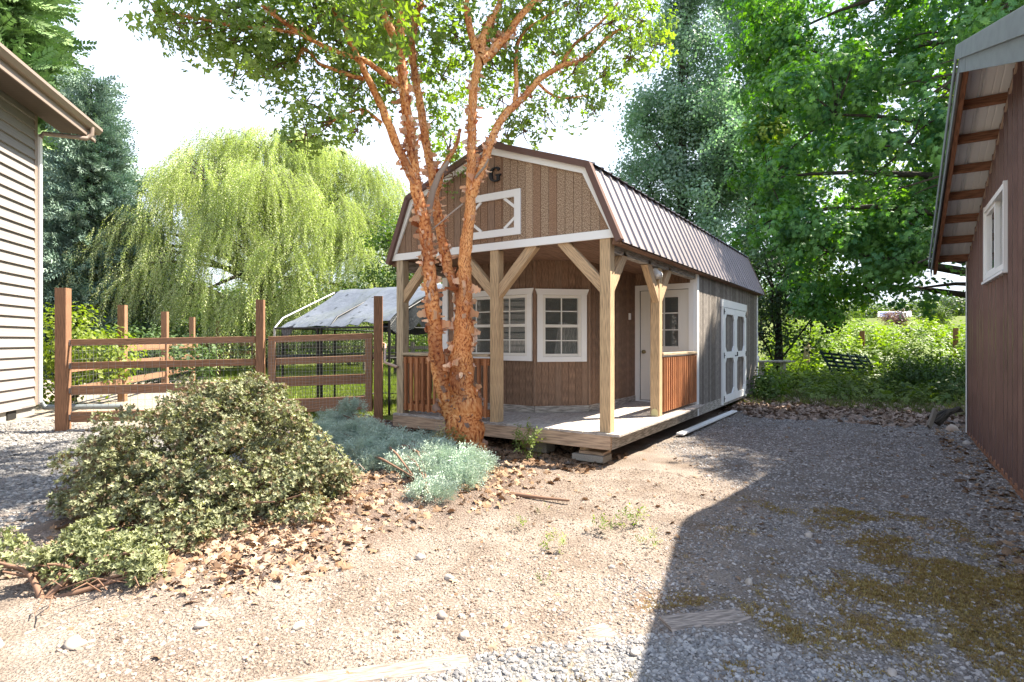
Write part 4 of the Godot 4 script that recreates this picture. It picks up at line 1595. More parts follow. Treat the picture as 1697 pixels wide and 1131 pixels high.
func kennel() -> void:
	var U := Vector3.UP
	var fl := Vector3(-8.82, 0, -5.92)
	var fr := Vector3(-6.51, 0, -6.37)
	var bl := Vector3(-9.70, 0, -9.2)
	var br := Vector3(-7.0, 0, -9.7)
	var rl := (fl + bl) / 2.0
	var rr := (fr + br) / 2.0
	var k := thing("dog_kennel", "black wire dog kennel with a grey and black tarp for a roof", "kennel", (fl + br) / 2.0)
	var he := 1.49
	var hr := 2.24
	var legs := [[fl, he, M.galv], [fl.lerp(fl.lerp(bl, 1.0), 0.06), he, M.black], [fr, he + 0.1, M.black], [bl, he, M.black], [br, he, M.black], [fl.lerp(fr, 0.40), he, M.black], [fl.lerp(fr, 0.43), he, M.black], [bl.lerp(br, 0.5), he, M.black], [fr.lerp(br, 0.5), he + 0.1, M.black], [fl.lerp(bl, 0.5), he, M.black]]
	for l in legs:
		var mb := MB.new()
		mb.tube([l[0], l[0] + U * l[1]], [0.02, 0.02], 8)
		part("upright", mb, l[2], k)
	for e in [[fl, fr], [fr, br], [br, bl], [bl, fl]]:
		for y in [0.08, 1.0, he]:
			var mb := MB.new()
			mb.tube([e[0] + U * y, e[1] + U * y], [0.016, 0.016], 8)
			part("frame_tube", mb, M.black, k)
		var m := MB.new()
		wire_panel(m, e[0], e[1], 0.08, he, 0.052, 0.10, 0.0014)
		part("wire_mesh", m, M.black, k).set_meta("kind", "stuff")
	for q in [0.0, 0.5, 1.0]:
		for s in 2:
			var a := (fl.lerp(fr, q) if s == 0 else bl.lerp(br, q)) + U * he
			var b = rl.lerp(rr, q) + U * (hr + 0.05 * q)
			var mb := MB.new()
			mb.tube([a, a.lerp(b, 0.12) + U * 0.09, a.lerp(b, 0.5) + U * 0.05, b], [0.018, 0.018, 0.018, 0.018], 8)
			part("rafter_tube", mb, M.galv if q == 0.0 else M.black, k)
	var rt := MB.new()
	rt.tube([rl + U * hr, rr + U * (hr + 0.05)], [0.018, 0.018], 8)
	part("ridge_tube", rt, M.black, k)
	# tarp: a sagging sheet over the frame, two-sided: grey above, black below
	var nu := 26
	var nv := 22
	var fold := FastNoiseLite.new()
	fold.seed = 77
	fold.frequency = 0.16
	var at := func(u: float, v: float) -> Vector3:
		# u along the ridge, v from the front eave over the ridge to the back eave
		var front := fl.lerp(fr, u)
		var back := bl.lerp(br, u)
		var ridge := rl.lerp(rr, u)
		var p: Vector3
		if v < 0.5:
			p = (front + U * (he + 0.10 * u)).lerp(ridge + U * (hr + 0.05 * u), v * 2.0)
		else:
			p = (ridge + U * (hr + 0.05 * u)).lerp(back + U * he, v * 2.0 - 1.0)
		var across := absf(fposmod(u * 2.0, 1.0) - 0.5) * 2.0
		var sagv := 1.0 - absf(fposmod(v * 2.0, 1.0) - 0.5) * 2.0
		p.y += 0.035 - 0.13 * sagv * (1.0 - across * across) + 0.045 * fold.get_noise_2d(u * 40.0, v * 22.0)
		if v < 0.04:
			p.y -= 0.05 + 0.06 * fold.get_noise_2d(u * 60.0, 3.0)
		return p
	var top := MB.new()
	var low := MB.new()
	for a in nu:
		for b in nv:
			var u0 := lerpf(0.06, 1.0, float(a) / nu)
			var u1 := lerpf(0.06, 1.0, float(a + 1) / nu)
			var v0 := float(b) / nv
			var v1 := float(b + 1) / nv
			var p00: Vector3 = at.call(u0, v0)
			var p10: Vector3 = at.call(u1, v0)
			var p11: Vector3 = at.call(u1, v1)
			var p01: Vector3 = at.call(u0, v1)
			top.quad(p00, p10, p11, p01, Vector2(u0, v0) * 3.0, Vector2(u1, v0) * 3.0, Vector2(u1, v1) * 3.0, Vector2(u0, v1) * 3.0)
			var dn := U * 0.006
			low.quad(p10 - dn, p00 - dn, p01 - dn, p11 - dn)
	smooth(top)
	smooth(low)
	part("tarp", top, M.tarp, k)
	part("tarp_underside", low, M.tarp_dark, k)
	# the right-hand end hangs down as a ragged black flap
	var flap := MB.new()
	var prev: Vector3 = at.call(1.0, 0.0)
	var pd := 0.12
	for b in range(1, 41):
		var v := b / 40.0
		var q: Vector3 = at.call(1.0, v)
		var drop := 0.16 + 0.10 * absf(sin(v * 14.0)) + (0.5 * (1.0 - absf(v - 0.5) * 2.0)) + 0.10 * fold.get_noise_2d(v * 90.0, 9.0)
		var o := (fr - fl).normalized() * (0.02 + 0.05 * sin(v * 40.0))
		var o2 := (fr - fl).normalized() * (0.02 + 0.05 * sin((v - 0.025) * 40.0))
		flap.quad(prev - U * pd + o2, q - U * drop + o, q + U * 0.004, prev + U * 0.004)
		prev = q
		pd = drop
	smooth(flap)
	part("tarp_flap", flap, M.tarp_dark, k)
	var cor := MB.new()
	var c0: Vector3 = at.call(0.06, 0.0)
	cor.quad(c0 + Vector3(0.0, -0.02, 0.0), c0 + Vector3(0.06, -0.20, -0.02), c0 + Vector3(0.22, -0.10, -0.06), c0 + (fr - fl) * 0.12 + Vector3(0, 0.03, 0))
	part("tarp_corner", cor, M.tarp, k)
	# a second sheet sagging inside
	var inner := MB.new()
	for a in 16:
		for b in 8:
			var f := func(i: int, j: int) -> Vector3:
				var u := i / 16.0
				var v := j / 8.0
				var p := fl.lerp(fr, 0.42 + u * 0.58).lerp(bl.lerp(br, 0.42 + u * 0.58), 0.5 + v * 0.4)
				return p + U * (1.62 - 0.22 * sin(u * PI) * (0.4 + 0.6 * v) + 0.03 * fold.get_noise_2d(i * 9.0, j * 9.0) - (0.15 if j == 0 else 0.0))
			inner.quad(f.call(a, b), f.call(a + 1, b), f.call(a + 1, b + 1), f.call(a, b + 1))
	smooth(inner)
	part("hanging_sheet", inner, M.tarp, k)


# one normal for all corners that share a place
func smooth(mb: MB) -> void:
	var sum := {}
	for k in mb.v.size():
		var key := Vector3i(mb.v[k] * 2000.0)
		sum[key] = sum.get(key, Vector3.ZERO) + mb.n[k]
	for k in mb.v.size():
		mb.n[k] = (sum[Vector3i(mb.v[k] * 2000.0)] as Vector3).normalized()


func taper(count: int, a: float, b: float) -> Array:
	var r := []
	for k in count:
		r.append(lerpf(a, b, pow(float(k) / (count - 1), 0.8)))
	return r


# one orange limb, smoothed through its points, with curls of bark remembered for the scatter
func paper_limb(t: Node3D, called: String, pts: Array, rad: Array, flakes: Array, tints: PackedColorArray) -> void:
	var curve := Curve3D.new()
	for k in pts.size():
		var a: Vector3 = pts[maxi(k - 1, 0)]
		var b: Vector3 = pts[mini(k + 1, pts.size() - 1)]
		curve.add_point(pts[k], -(b - a) / 6.0, (b - a) / 6.0)
	var fine := []
	var fr := []
	for k in pts.size() - 1:
		for j in 4:
			var wob: Vector3 = rdir() * rad[k] * 0.10
			fine.append(curve.sample(k, j / 4.0) + wob)
			fr.append(lerpf(rad[k], rad[k + 1], j / 4.0) * rng.randf_range(0.95, 1.07))
	fine.append(pts[-1])
	fr.append(rad[-1])
	var mb := MB.new()
	mb.tube(fine, fr, 14 if rad[0] > 0.07 else 9, 0.10, true, rng.randi())
	for k in mb.v.size():
		var p := mb.v[k]
		var n1 := field.get_noise_3d(p.x * 22.0, p.y * 10.0, p.z * 22.0)
		var n2 := patch.get_noise_3d(p.x * 60.0, p.y * 30.0, p.z * 60.0)
		var grey := clampf((1.15 - p.y) / 0.9 + n1 * 1.6, 0.0, 1.0) * (0.85 if called != "limb" else 0.25)
		var c := Color(0.74, 0.56, 0.45).lerp(Color(0.98, 0.93, 0.86), clampf(n2 * 1.8 + 0.5, 0.0, 1.0))
		c = c.lerp(Color(0.40, 0.36, 0.36), grey * clampf(0.5 + n2 * 1.6, 0.15, 1.0))
		c = c.lerp(Color(0.30, 0.16, 0.11), clampf(n1 * 2.2 - 0.35, 0.0, 0.8))
		mb.c[k] = c
	part(called, mb, M.paperbark, t)
	for k in range(0, fine.size() - 1):
		var a: Vector3 = fine[k]
		var b: Vector3 = fine[k + 1]
		var d := (b - a).normalized()
		var l := a.distance_to(b)
		var thick := clampf(0.95 + 3.2 * field.get_noise_3d(a.x * 30.0 + 50.0, a.y * 16.0, a.z * 30.0), 0.18, 2.4)
		var count := int(l * (50.0 + 430.0 * fr[k]) * thick * (1.0 if a.y > 0.5 else 0.55))
		for j in count:
			var side := rdir()
			side = (side - d * side.dot(d)).normalized()
			var tang := d.cross(side)
			var p = a.lerp(b, rng.randf()) + side * fr[k] * 0.97
			var s := (0.55 + 1.1 * pow(rng.randf(), 2.0)) * clampf(fr[k] / 0.06, 0.4, 1.3)
			if rng.randf() < 0.10:
				s *= 1.3
			var dirx := tang if rng.randf() < 0.5 else -tang
			var yy := d if rng.randf() < 0.75 else (d + tang * rng.randf_range(-0.8, 0.8)).normalized()
			var zz := dirx.cross(yy).normalized()
			if zz.dot(side) < 0.0:
				yy = -yy
				zz = dirx.cross(yy).normalized()
			var lift := rng.randf_range(0.3, 1.8)
			flakes.append(Transform3D(Basis(dirx * s * rng.randf_range(0.6, 1.5), yy * s * rng.randf_range(0.35, 1.25), zz * s * lift * 1.2), p))
			var c := tint(Color(0.55, 0.30, 0.16), Color(0.80, 0.60, 0.40), 0.25)
			if rng.randf() < 0.18:
				c = tint(Color(0.24, 0.10, 0.05), Color(0.36, 0.17, 0.09))
			if rng.randf() < 0.12:
				c = tint(Color(0.68, 0.54, 0.40), Color(0.72, 0.62, 0.50))
			if a.y < 0.9:
				flakes[-1] = flakes[-1].scaled_local(Vector3(0.7, 0.7, 0.55))
			if a.y < 0.9 and rng.randf() < 0.75:
				c = tint(Color(0.20, 0.15, 0.13), Color(0.33, 0.22, 0.15))
			tints.append(c)


func paperbark() -> void:
	var t := thing("paperbark_maple", "orange paperbark tree with peeling bark and several stems, in front of the cabin", "tree", Vector3(-3.69, 0, -4.70))
	var flakes := []
	var tints := PackedColorArray()
	paper_limb(t, "trunk", [Vector3(-3.68, -0.04, -4.70), Vector3(-3.69, 0.17, -4.70), Vector3(-3.69, 0.39, -4.70), Vector3(-3.69, 0.60, -4.69), Vector3(-3.72, 0.80, -4.68), Vector3(-3.72, 1.05, -4.67), Vector3(-3.70, 1.29, -4.69), Vector3(-3.70, 1.53, -4.69), Vector3(-3.70, 1.72, -4.69), Vector3(-3.69, 1.97, -4.69), Vector3(-3.69, 2.19, -4.69), Vector3(-3.66, 2.44, -4.71), Vector3(-3.64, 2.65, -4.72), Vector3(-3.64, 2.88, -4.73), Vector3(-3.63, 3.10, -4.73), Vector3(-3.63, 3.33, -4.73), Vector3(-3.63, 3.55, -4.74), Vector3(-3.62, 3.76, -4.74), Vector3(-3.60, 4.01, -4.75), Vector3(-3.55, 4.27, -4.78)], [0.235, 0.205, 0.19, 0.172, 0.145, 0.125, 0.105, 0.092, 0.083, 0.072, 0.066, 0.06, 0.055, 0.051, 0.048, 0.046, 0.045, 0.044, 0.043, 0.041], flakes, tints)
	paper_limb(t, "stem", [Vector3(-3.76, 0.39, -4.65), Vector3(-3.82, 0.60, -4.57), Vector3(-3.84, 0.75, -4.53), Vector3(-3.87, 0.98, -4.49), Vector3(-3.88, 1.21, -4.46), Vector3(-3.89, 1.43, -4.44), Vector3(-3.89, 1.71, -4.40), Vector3(-3.90, 1.95, -4.38), Vector3(-3.92, 2.16, -4.37), Vector3(-3.93, 2.37, -4.36), Vector3(-3.94, 2.56, -4.32), Vector3(-3.97, 2.74, -4.28), Vector3(-3.99, 2.92, -4.26), Vector3(-3.98, 3.12, -4.22), Vector3(-3.99, 3.32, -4.20), Vector3(-4.02, 3.55, -4.18), Vector3(-4.05, 3.85, -4.16), Vector3(-4.07, 4.15, -4.14), Vector3(-4.07, 4.46, -4.15), Vector3(-4.07, 4.82, -4.14), Vector3(-4.05, 5.25, -4.16)], taper(21, 0.088, 0.040), flakes, tints)
	paper_limb(t, "stem", [Vector3(-3.71, 1.69, -4.70), Vector3(-3.79, 1.85, -4.69), Vector3(-3.89, 2.01, -4.68), Vector3(-3.96, 2.21, -4.70), Vector3(-4.01, 2.43, -4.68), Vector3(-4.05, 2.65, -4.68), Vector3(-4.09, 2.86, -4.67), Vector3(-4.12, 3.08, -4.67), Vector3(-4.19, 3.35, -4.67), Vector3(-4.22, 3.62, -4.64), Vector3(-4.27, 3.92, -4.63), Vector3(-4.33, 4.20, -4.63), Vector3(-4.36, 4.46, -4.61), Vector3(-4.33, 4.80, -4.63), Vector3(-4.30, 5.16, -4.71), Vector3(-4.24, 5.60, -4.75)], taper(16, 0.062, 0.034), flakes, tints)
	paper_limb(t, "limb", [Vector3(-3.98, 2.86, -4.27), Vector3(-4.01, 3.00, -4.18), Vector3(-4.05, 3.17, -4.10), Vector3(-4.07, 3.35, -4.00), Vector3(-4.08, 3.53, -3.90), Vector3(-4.12, 3.71, -3.81), Vector3(-4.16, 3.88, -3.72), Vector3(-4.20, 4.03, -3.64), Vector3(-4.22, 4.18, -3.57), Vector3(-4.27, 4.36, -3.47), Vector3(-4.29, 4.56, -3.40)], taper(11, 0.050, 0.025), flakes, tints)
	paper_limb(t, "limb", [Vector3(-4.11, 3.84, -4.12), Vector3(-4.12, 3.89, -3.99), Vector3(-4.13, 3.92, -3.86), Vector3(-4.14, 3.94, -3.73), Vector3(-4.20, 3.95, -3.64), Vector3(-4.24, 3.95, -3.50), Vector3(-4.25, 3.94, -3.31), Vector3(-4.30, 3.98, -3.15), Vector3(-4.35, 4.03, -3.00), Vector3(-4.42, 4.12, -2.84)], taper(10, 0.034, 0.014), flakes, tints)
	paper_limb(t, "limb", [Vector3(-4.17, 3.78, -3.75), Vector3(-4.24, 3.79, -3.67), Vector3(-4.29, 3.81, -3.58), Vector3(-4.35, 3.83, -3.48), Vector3(-4.39, 3.85, -3.39), Vector3(-4.46, 3.96, -3.29), Vector3(-4.52, 3.79, -3.25)], taper(7, 0.022, 0.010), flakes, tints)
	paper_limb(t, "limb", [Vector3(-4.12, 3.40, -3.93), Vector3(-4.16, 3.46, -3.85), Vector3(-4.20, 3.50, -3.76), Vector3(-4.31, 3.43, -3.63), Vector3(-4.39, 3.32, -3.52)], taper(5, 0.018, 0.008), flakes, tints)
	paper_limb(t, "limb", [Vector3(-4.30, 3.98, -3.15), Vector3(-4.39, 3.98, -3.04), Vector3(-4.52, 3.98, -2.89), Vector3(-4.64, 3.96, -2.75), Vector3(-4.77, 3.98, -2.61), Vector3(-4.89, 3.99, -2.47), Vector3(-5.00, 3.99, -2.33)], taper(7, 0.018, 0.008), flakes, tints)
	paper_limb(t, "limb", [Vector3(-4.11, 4.24, -4.12), Vector3(-4.12, 4.37, -4.05), Vector3(-4.15, 4.53, -3.97), Vector3(-4.17, 4.67, -3.90), Vector3(-4.24, 4.93, -3.79)], taper(5, 0.050, 0.030), flakes, tints)
	paper_limb(t, "limb", [Vector3(-4.09, 2.85, -4.68), Vector3(-4.08, 2.99, -4.74), Vector3(-4.09, 3.13, -4.79), Vector3(-4.06, 3.30, -4.87), Vector3(-4.02, 3.44, -4.95), Vector3(-4.01, 3.66, -5.02)], taper(6, 0.040, 0.018), flakes, tints)
	paper_limb(t, "limb", [Vector3(-3.55, 4.27, -4.78), Vector3(-3.64, 4.43, -4.79), Vector3(-3.71, 4.61, -4.80), Vector3(-3.77, 4.94, -4.82), Vector3(-3.79, 5.33, -4.80)], taper(5, 0.050, 0.028), flakes, tints)
	paper_limb(t, "limb", [Vector3(-3.55, 4.27, -4.78), Vector3(-3.56, 4.46, -4.84), Vector3(-3.53, 4.67, -4.92), Vector3(-3.47, 4.89, -5.02), Vector3(-3.43, 5.30, -5.10)], taper(5, 0.050, 0.028), flakes, tints)
	paper_limb(t, "limb", [Vector3(-3.55, 4.22, -4.78), Vector3(-3.50, 4.30, -4.88), Vector3(-3.43, 4.41, -4.93), Vector3(-3.38, 4.52, -5.02), Vector3(-3.34, 4.67, -5.10), Vector3(-3.29, 4.76, -5.14), Vector3(-3.18, 4.97, -5.27), Vector3(-3.07, 5.26, -5.40)], taper(8, 0.055, 0.030), flakes, tints)
	paper_limb(t, "limb", [Vector3(-3.62, 2.79, -4.72), Vector3(-3.58, 2.95, -4.76), Vector3(-3.56, 3.12, -4.84), Vector3(-3.54, 3.32, -4.91), Vector3(-3.51, 3.53, -4.99), Vector3(-3.44, 3.74, -5.10), Vector3(-3.37, 3.87, -5.21), Vector3(-3.29, 4.02, -5.32), Vector3(-3.20, 4.17, -5.41), Vector3(-3.11, 4.26, -5.50), Vector3(-3.00, 4.35, -5.59), Vector3(-2.87, 4.39, -5.71), Vector3(-2.74, 4.55, -5.86), Vector3(-2.62, 4.75, -6.00), Vector3(-2.47, 4.87, -6.16)], taper(15, 0.055, 0.020), flakes, tints)
	paper_limb(t, "limb", [Vector3(-3.00, 4.37, -5.59), Vector3(-2.98, 4.48, -5.64), Vector3(-2.92, 4.58, -5.68), Vector3(-2.84, 4.71, -5.79), Vector3(-2.75, 4.81, -5.86), Vector3(-2.66, 4.90, -5.91), Vector3(-2.54, 5.12, -6.05)], taper(7, 0.024, 0.010), flakes, tints)
	paper_limb(t, "limb", [Vector3(-3.39, 3.85, -5.19), Vector3(-3.40, 4.03, -5.24), Vector3(-3.42, 4.21, -5.27), Vector3(-3.43, 4.34, -5.28), Vector3(-3.42, 4.54, -5.29), Vector3(-3.37, 4.67, -5.32), Vector3(-3.31, 4.75, -5.36), Vector3(-3.17, 4.90, -5.51), Vector3(-2.97, 5.09, -5.71)], taper(9, 0.030, 0.012), flakes, tints)
	paper_limb(t, "limb", [Vector3(-3.23, 4.15, -5.39), Vector3(-3.15, 4.05, -5.47), Vector3(-3.08, 4.01, -5.58), Vector3(-2.98, 4.02, -5.71), Vector3(-2.83, 4.07, -5.86)], taper(5, 0.018, 0.008), flakes, tints)
	for j in 3:
		var some := []
		var their := PackedColorArray()
		for k in range(j, flakes.size(), 3):
			some.append(flakes[k])
			their.append(tints[k])
		scatter("peeling_bark", M.twig_flake[j], M.flake, some, their, t)
	# bare stubs and a grey twig before the gable
	var mb := MB.new()
	mb.tube([Vector3(-3.60, 2.93, -4.72), Vector3(-3.54, 3.0, -4.72), Vector3(-3.47, 3.07, -4.74), Vector3(-3.42, 3.15, -4.75)], [0.014, 0.013, 0.012, 0.010], 7)
	part("stub", mb, M.dead_twig, t)
	mb = MB.new()
	mb.tube([Vector3(-3.96, 2.36, -4.38), Vector3(-3.84, 2.47, -4.45), Vector3(-3.74, 2.60, -4.55), Vector3(-3.69, 2.70, -4.66)], [0.006, 0.007, 0.008, 0.010], 6)
	part("dead_twig", mb, M.dead_twig, t)
	mb = MB.new()
	mb.tube([Vector3(-4.05, 2.52, -4.55), Vector3(-4.03, 2.68, -4.52), Vector3(-3.98, 2.84, -4.52), Vector3(-3.93, 3.02, -4.56), Vector3(-3.85, 3.16, -4.62)], [0.035, 0.034, 0.032, 0.03, 0.02], 9, 0.12)
	part("stub", mb, M.dead_twig, t)
	var blobs := [[Vector3(-5.04, 3.99, -2.31), 0.26], [Vector3(-4.85, 3.93, -2.55), 0.36], [Vector3(-4.98, 3.85, -2.46), 0.20], [Vector3(-4.69, 3.83, -2.77), 0.36], [Vector3(-4.76, 4.11, -2.73), 0.40], [Vector3(-4.57, 4.07, -2.98), 0.42], [Vector3(-4.63, 3.67, -2.93), 0.22], [Vector3(-4.61, 3.79, -3.19), 0.30], [Vector3(-4.39, 4.07, -3.22), 0.38], [Vector3(-4.38, 4.32, -3.34), 0.40], [Vector3(-4.36, 4.09, -3.60), 0.32], [Vector3(-4.24, 4.40, -3.79), 0.40], [Vector3(-4.56, 3.47, -3.34), 0.30], [Vector3(-4.39, 3.32, -3.52), 0.30], [Vector3(-4.63, 3.13, -3.30), 0.14], [Vector3(-4.51, 3.19, -3.37), 0.20], [Vector3(-4.32, 3.61, -3.74), 0.30], [Vector3(-4.22, 3.28, -3.68), 0.16], [Vector3(-4.39, 3.88, -3.69), 0.22], [Vector3(-4.36, 4.75, -4.31), 0.42], [Vector3(-4.67, 4.44, -4.35), 0.32], [Vector3(-4.61, 4.05, -4.51), 0.26], [Vector3(-4.25, 4.71, -4.86), 0.42], [Vector3(-4.30, 4.33, -5.07), 0.38], [Vector3(-4.49, 3.95, -5.18), 0.32], [Vector3(-4.77, 4.61, -5.12), 0.30], [Vector3(-4.12, 4.76, -5.07), 0.38], [Vector3(-4.37, 3.59, -5.26), 0.26], [Vector3(-4.40, 3.29, -5.36), 0.20], [Vector3(-3.77, 4.42, -5.30), 0.36], [Vector3(-3.57, 4.66, -5.19), 0.34], [Vector3(-3.47, 4.93, -5.26), 0.42], [Vector3(-3.23, 4.78, -5.54), 0.44], [Vector3(-2.89, 4.92, -5.76), 0.44], [Vector3(-2.58, 4.85, -5.97), 0.42], [Vector3(-2.31, 4.85, -6.14), 0.34], [Vector3(-2.18, 4.61, -6.23), 0.24], [Vector3(-2.44, 4.47, -6.06), 0.30], [Vector3(-2.66, 4.27, -5.91), 0.28], [Vector3(-2.92, 4.30, -5.74), 0.26], [Vector3(-2.98, 4.00, -5.71), 0.28], [Vector3(-3.25, 3.87, -5.64), 0.26], [Vector3(-3.45, 3.69, -5.51), 0.22], [Vector3(-3.68, 3.66, -5.48), 0.20], [Vector3(-3.51, 4.40, -5.59), 0.32], [Vector3(-3.26, 4.66, -5.87), 0.30], [Vector3(-2.75, 3.90, -5.86), 0.16], [Vector3(-3.80, 4.12, -5.52), 0.22]]
	var high := [[Vector3(-5.52, 5.00, -5.07), 0.55], [Vector3(-5.52, 5.30, -4.59), 0.55], [Vector3(-5.50, 6.0, -4.95), 0.6], [Vector3(-5.46, 6.0, -5.52), 0.6], [Vector3(-5.15, 5.70, -4.00), 0.55], [Vector3(-5.55, 5.30, -3.9), 0.5], [Vector3(-4.9, 6.6, -5.9), 0.65], [Vector3(-5.9, 5.6, -5.6), 0.55], [Vector3(-4.95, 4.53, -2.60), 0.50], [Vector3(-4.28, 4.38, -2.69), 0.55], [Vector3(-4.21, 4.76, -3.21), 0.60], [Vector3(-4.07, 4.98, -3.79), 0.60], [Vector3(-3.92, 5.38, -4.48), 0.65], [Vector3(-3.57, 5.59, -5.07), 0.65], [Vector3(-3.12, 5.67, -5.61), 0.60], [Vector3(-2.65, 5.59, -6.04), 0.50], [Vector3(-4.21, 5.18, -2.97), 0.60], [Vector3(-4.01, 5.62, -3.58), 0.70], [Vector3(-3.85, 6.24, -4.41), 0.75], [Vector3(-3.40, 6.37, -5.06), 0.70], [Vector3(-3.06, 6.41, -5.65), 0.60], [Vector3(-4.05, 6.51, -3.92), 0.70], [Vector3(-3.65, 6.92, -4.54), 0.70], [Vector3(-3.20, 4.20, -3.16), 0.60], [Vector3(-2.89, 4.58, -3.60), 0.60], [Vector3(-3.39, 4.38, -2.80), 0.50], [Vector3(-4.78, 6.60, -5.24), 0.60], [Vector3(-4.15, 6.52, -5.89), 0.60]]
	var tw := MB.new()
	for b in blobs + high:
		for j in 5:
			var d := rdir()
			limb_mesh(tw, b[0] - d * b[1] * 0.1 + rdir() * 0.03, b[0] + d * b[1] * 0.9, 0.009, 0.003, 0.12, 4)
	part("twigs", tw, M.twig, t).set_meta("kind", "stuff")
	fill(t, "crown", "trifoliate", M.leaf, blobs, 320.0, Color(0.20, 0.295, 0.095), Color(0.34, 0.43, 0.14), 0.92, 0.35, 0.7, 0.5)
	fill(t, "crown", "trifoliate", M.leaf, high, 120.0, Color(0.17, 0.26, 0.085), Color(0.29, 0.38, 0.12), 1.3, 0.35, 0.7, 0.5)
	# shoots at the foot
	var shoots := MB.new()
	for k in 7:
		var a := Vector3(-3.66 + rng.randf_range(-0.22, 0.14), 0.05, -4.44 + rng.randf_range(-0.08, 0.05))
		shoots.tube([a, a + Vector3(rng.randf_range(-0.06, 0.02), 0.2, 0.03), a + Vector3(rng.randf_range(-0.14, 0.04), rng.randf_range(0.3, 0.5), 0.06)], [0.004, 0.003, 0.002], 4)
	part("shoots", shoots, M.dead_twig, t).set_meta("kind", "stuff")
	fill(t, "shoot_leaves", "trifoliate", M.leaf, [[Vector3(-3.70, 0.22, -4.38), Vector3(0.19, 0.16, 0.07)], [Vector3(-3.50, 0.20, -4.42), Vector3(0.12, 0.10, 0.06)]], 1600.0, Color(0.30, 0.26, 0.12), Color(0.42, 0.36, 0.20), 0.55, 0.6, 0.5, 0.5)


# a broadleaf tree: trunk, limbs to each bough, twigs to its clumps, and the crown of leafy twigs
func broad_tree(called: String, label: String, foot: Vector3, trunk_top: Vector3, trunk_r: float, boughs: Array, clump_area: float, r0: float, r1: float, kind: String, material: Material, dens: float, ca: Color, cb: Color, size: float, bark: Material, group := "", up_bias := 0.5) -> Node3D:
	var t := thing(called, label, "tree", foot, group)
	var tr := MB.new()
	var pts := []
	var rad := []
	for k in 9:
		var q := k / 8.0
		pts.append(foot.lerp(trunk_top, q) + Vector3(sin(q * 5.0) * 0.12, -0.2 if k == 0 else 0.0, cos(q * 4.0) * 0.1) * trunk_r * 3.0)
		rad.append(trunk_r * lerpf(1.25, 0.35, pow(q, 0.7)))
	tr.tube(pts, rad, 12, 0.07, true, rng.randi())
	part("trunk", tr, bark, t)
	var lm := MB.new()
	var small := clumps(boughs, clump_area, r0, r1)
	for b in boughs:
		var q := clampf((b[0].y - foot.y - 1.2) / (trunk_top.y - foot.y), 0.15, 1.0) * 0.85
		var a := foot.lerp(trunk_top, q)
		limb_mesh(lm, a, b[0], trunk_r * 0.22, 0.02, 0.08, 7)
	part("limbs", lm, bark, t).set_meta("kind", "stuff")
	var tw := MB.new()
	for s in small:
		var best: Vector3 = boughs[0][0]
		for b in boughs:
			if b[0].distance_squared_to(s[0]) < best.distance_squared_to(s[0]):
				best = b[0]
		if rng.randf() < 0.7:
			limb_mesh(tw, best, s[0], 0.026, 0.008, 0.08, 4)
	part("twigs", tw, bark, t).set_meta("kind", "stuff")
	fill(t, "crown", kind, material, small, dens, ca, cb, size, up_bias, 0.8, 0.5)
	return t


func conifer(called: String, label: String, foot: Vector3, h: float, spread: float, kind: String, ca: Color, cb: Color, size: float, droop: float, dens := 1.0) -> void:
	var t := thing(called, label, "tree", foot)
	var tr := MB.new()
	tr.tube([foot - Vector3(0, 0.3, 0), foot + Vector3(0, h * 0.5, 0), foot + Vector3(0, h * 0.99, 0)], [spread * 0.075, spread * 0.045, 0.02], 9, 0.05)
	part("trunk", tr, M.bark_dark, t)
	var lm := MB.new()
	var xf := [[], [], []]
	var cl := [PackedColorArray(), PackedColorArray(), PackedColorArray()]
	var y := 0.5
	while y < h:
		var q := 1.0 - y / h
		var reach := spread * (pow(q, 1.0) * 1.02 + 0.02)
		var count := 5 + int(reach * 2.4)
		var a0 := rng.randf() * TAU
		for k in count:
			var a := a0 + TAU * k / count + rng.randf_range(-0.3, 0.3)
			var l := reach * rng.randf_range(0.6, 1.2)
			var out := Vector3(cos(a), 0, sin(a))
			var p0 := foot + Vector3(0, y + rng.randf_range(-0.15, 0.15), 0)
			var p1 := p0 + out * l * 0.6 + Vector3(0, -droop * l * 0.42, 0)
			var p2 := p0 + out * l + Vector3(0, -droop * l * 0.5 + 0.10 * l, 0)
			lm.tube([p0, p1, p2], [0.012 + 0.012 * l, 0.012, 0.005], 4)
			var sprays := int((4 + l * 8.0) * dens)
			for s in sprays:
				var f := lerpf(0.12, 1.0, sqrt((s + rng.randf()) / sprays))
				var p := p0.lerp(p1, f / 0.6) if f < 0.6 else p1.lerp(p2, (f - 0.6) / 0.4)
				var side := out.cross(Vector3.UP) * rng.randf_range(-1.0, 1.0)
				p += side * 0.22 * l * (1.0 - f * 0.8) + Vector3(0, rng.randf_range(-0.12, 0.04), 0)
				var up := out * rng.randf_range(0.5, 1.2) + side * 0.8 + Vector3(0, rng.randf_range(-0.5, 0.35), 0)
				var j := rng.randi() % 3
				xf[j].append(Transform3D(orient(up, rng.randf() * TAU, size * rng.randf_range(0.7, 1.25)), p))
				cl[j].append(tint(ca, cb, 0.2))
		y += lerpf(0.28, 0.42, q) * (h / 12.0)
	part("branches", lm, M.bark_dark, t).set_meta("kind", "stuff")
	for j in 3:
		scatter("crown", M["twig_" + kind][j], M.needle, xf[j], cl[j], t)


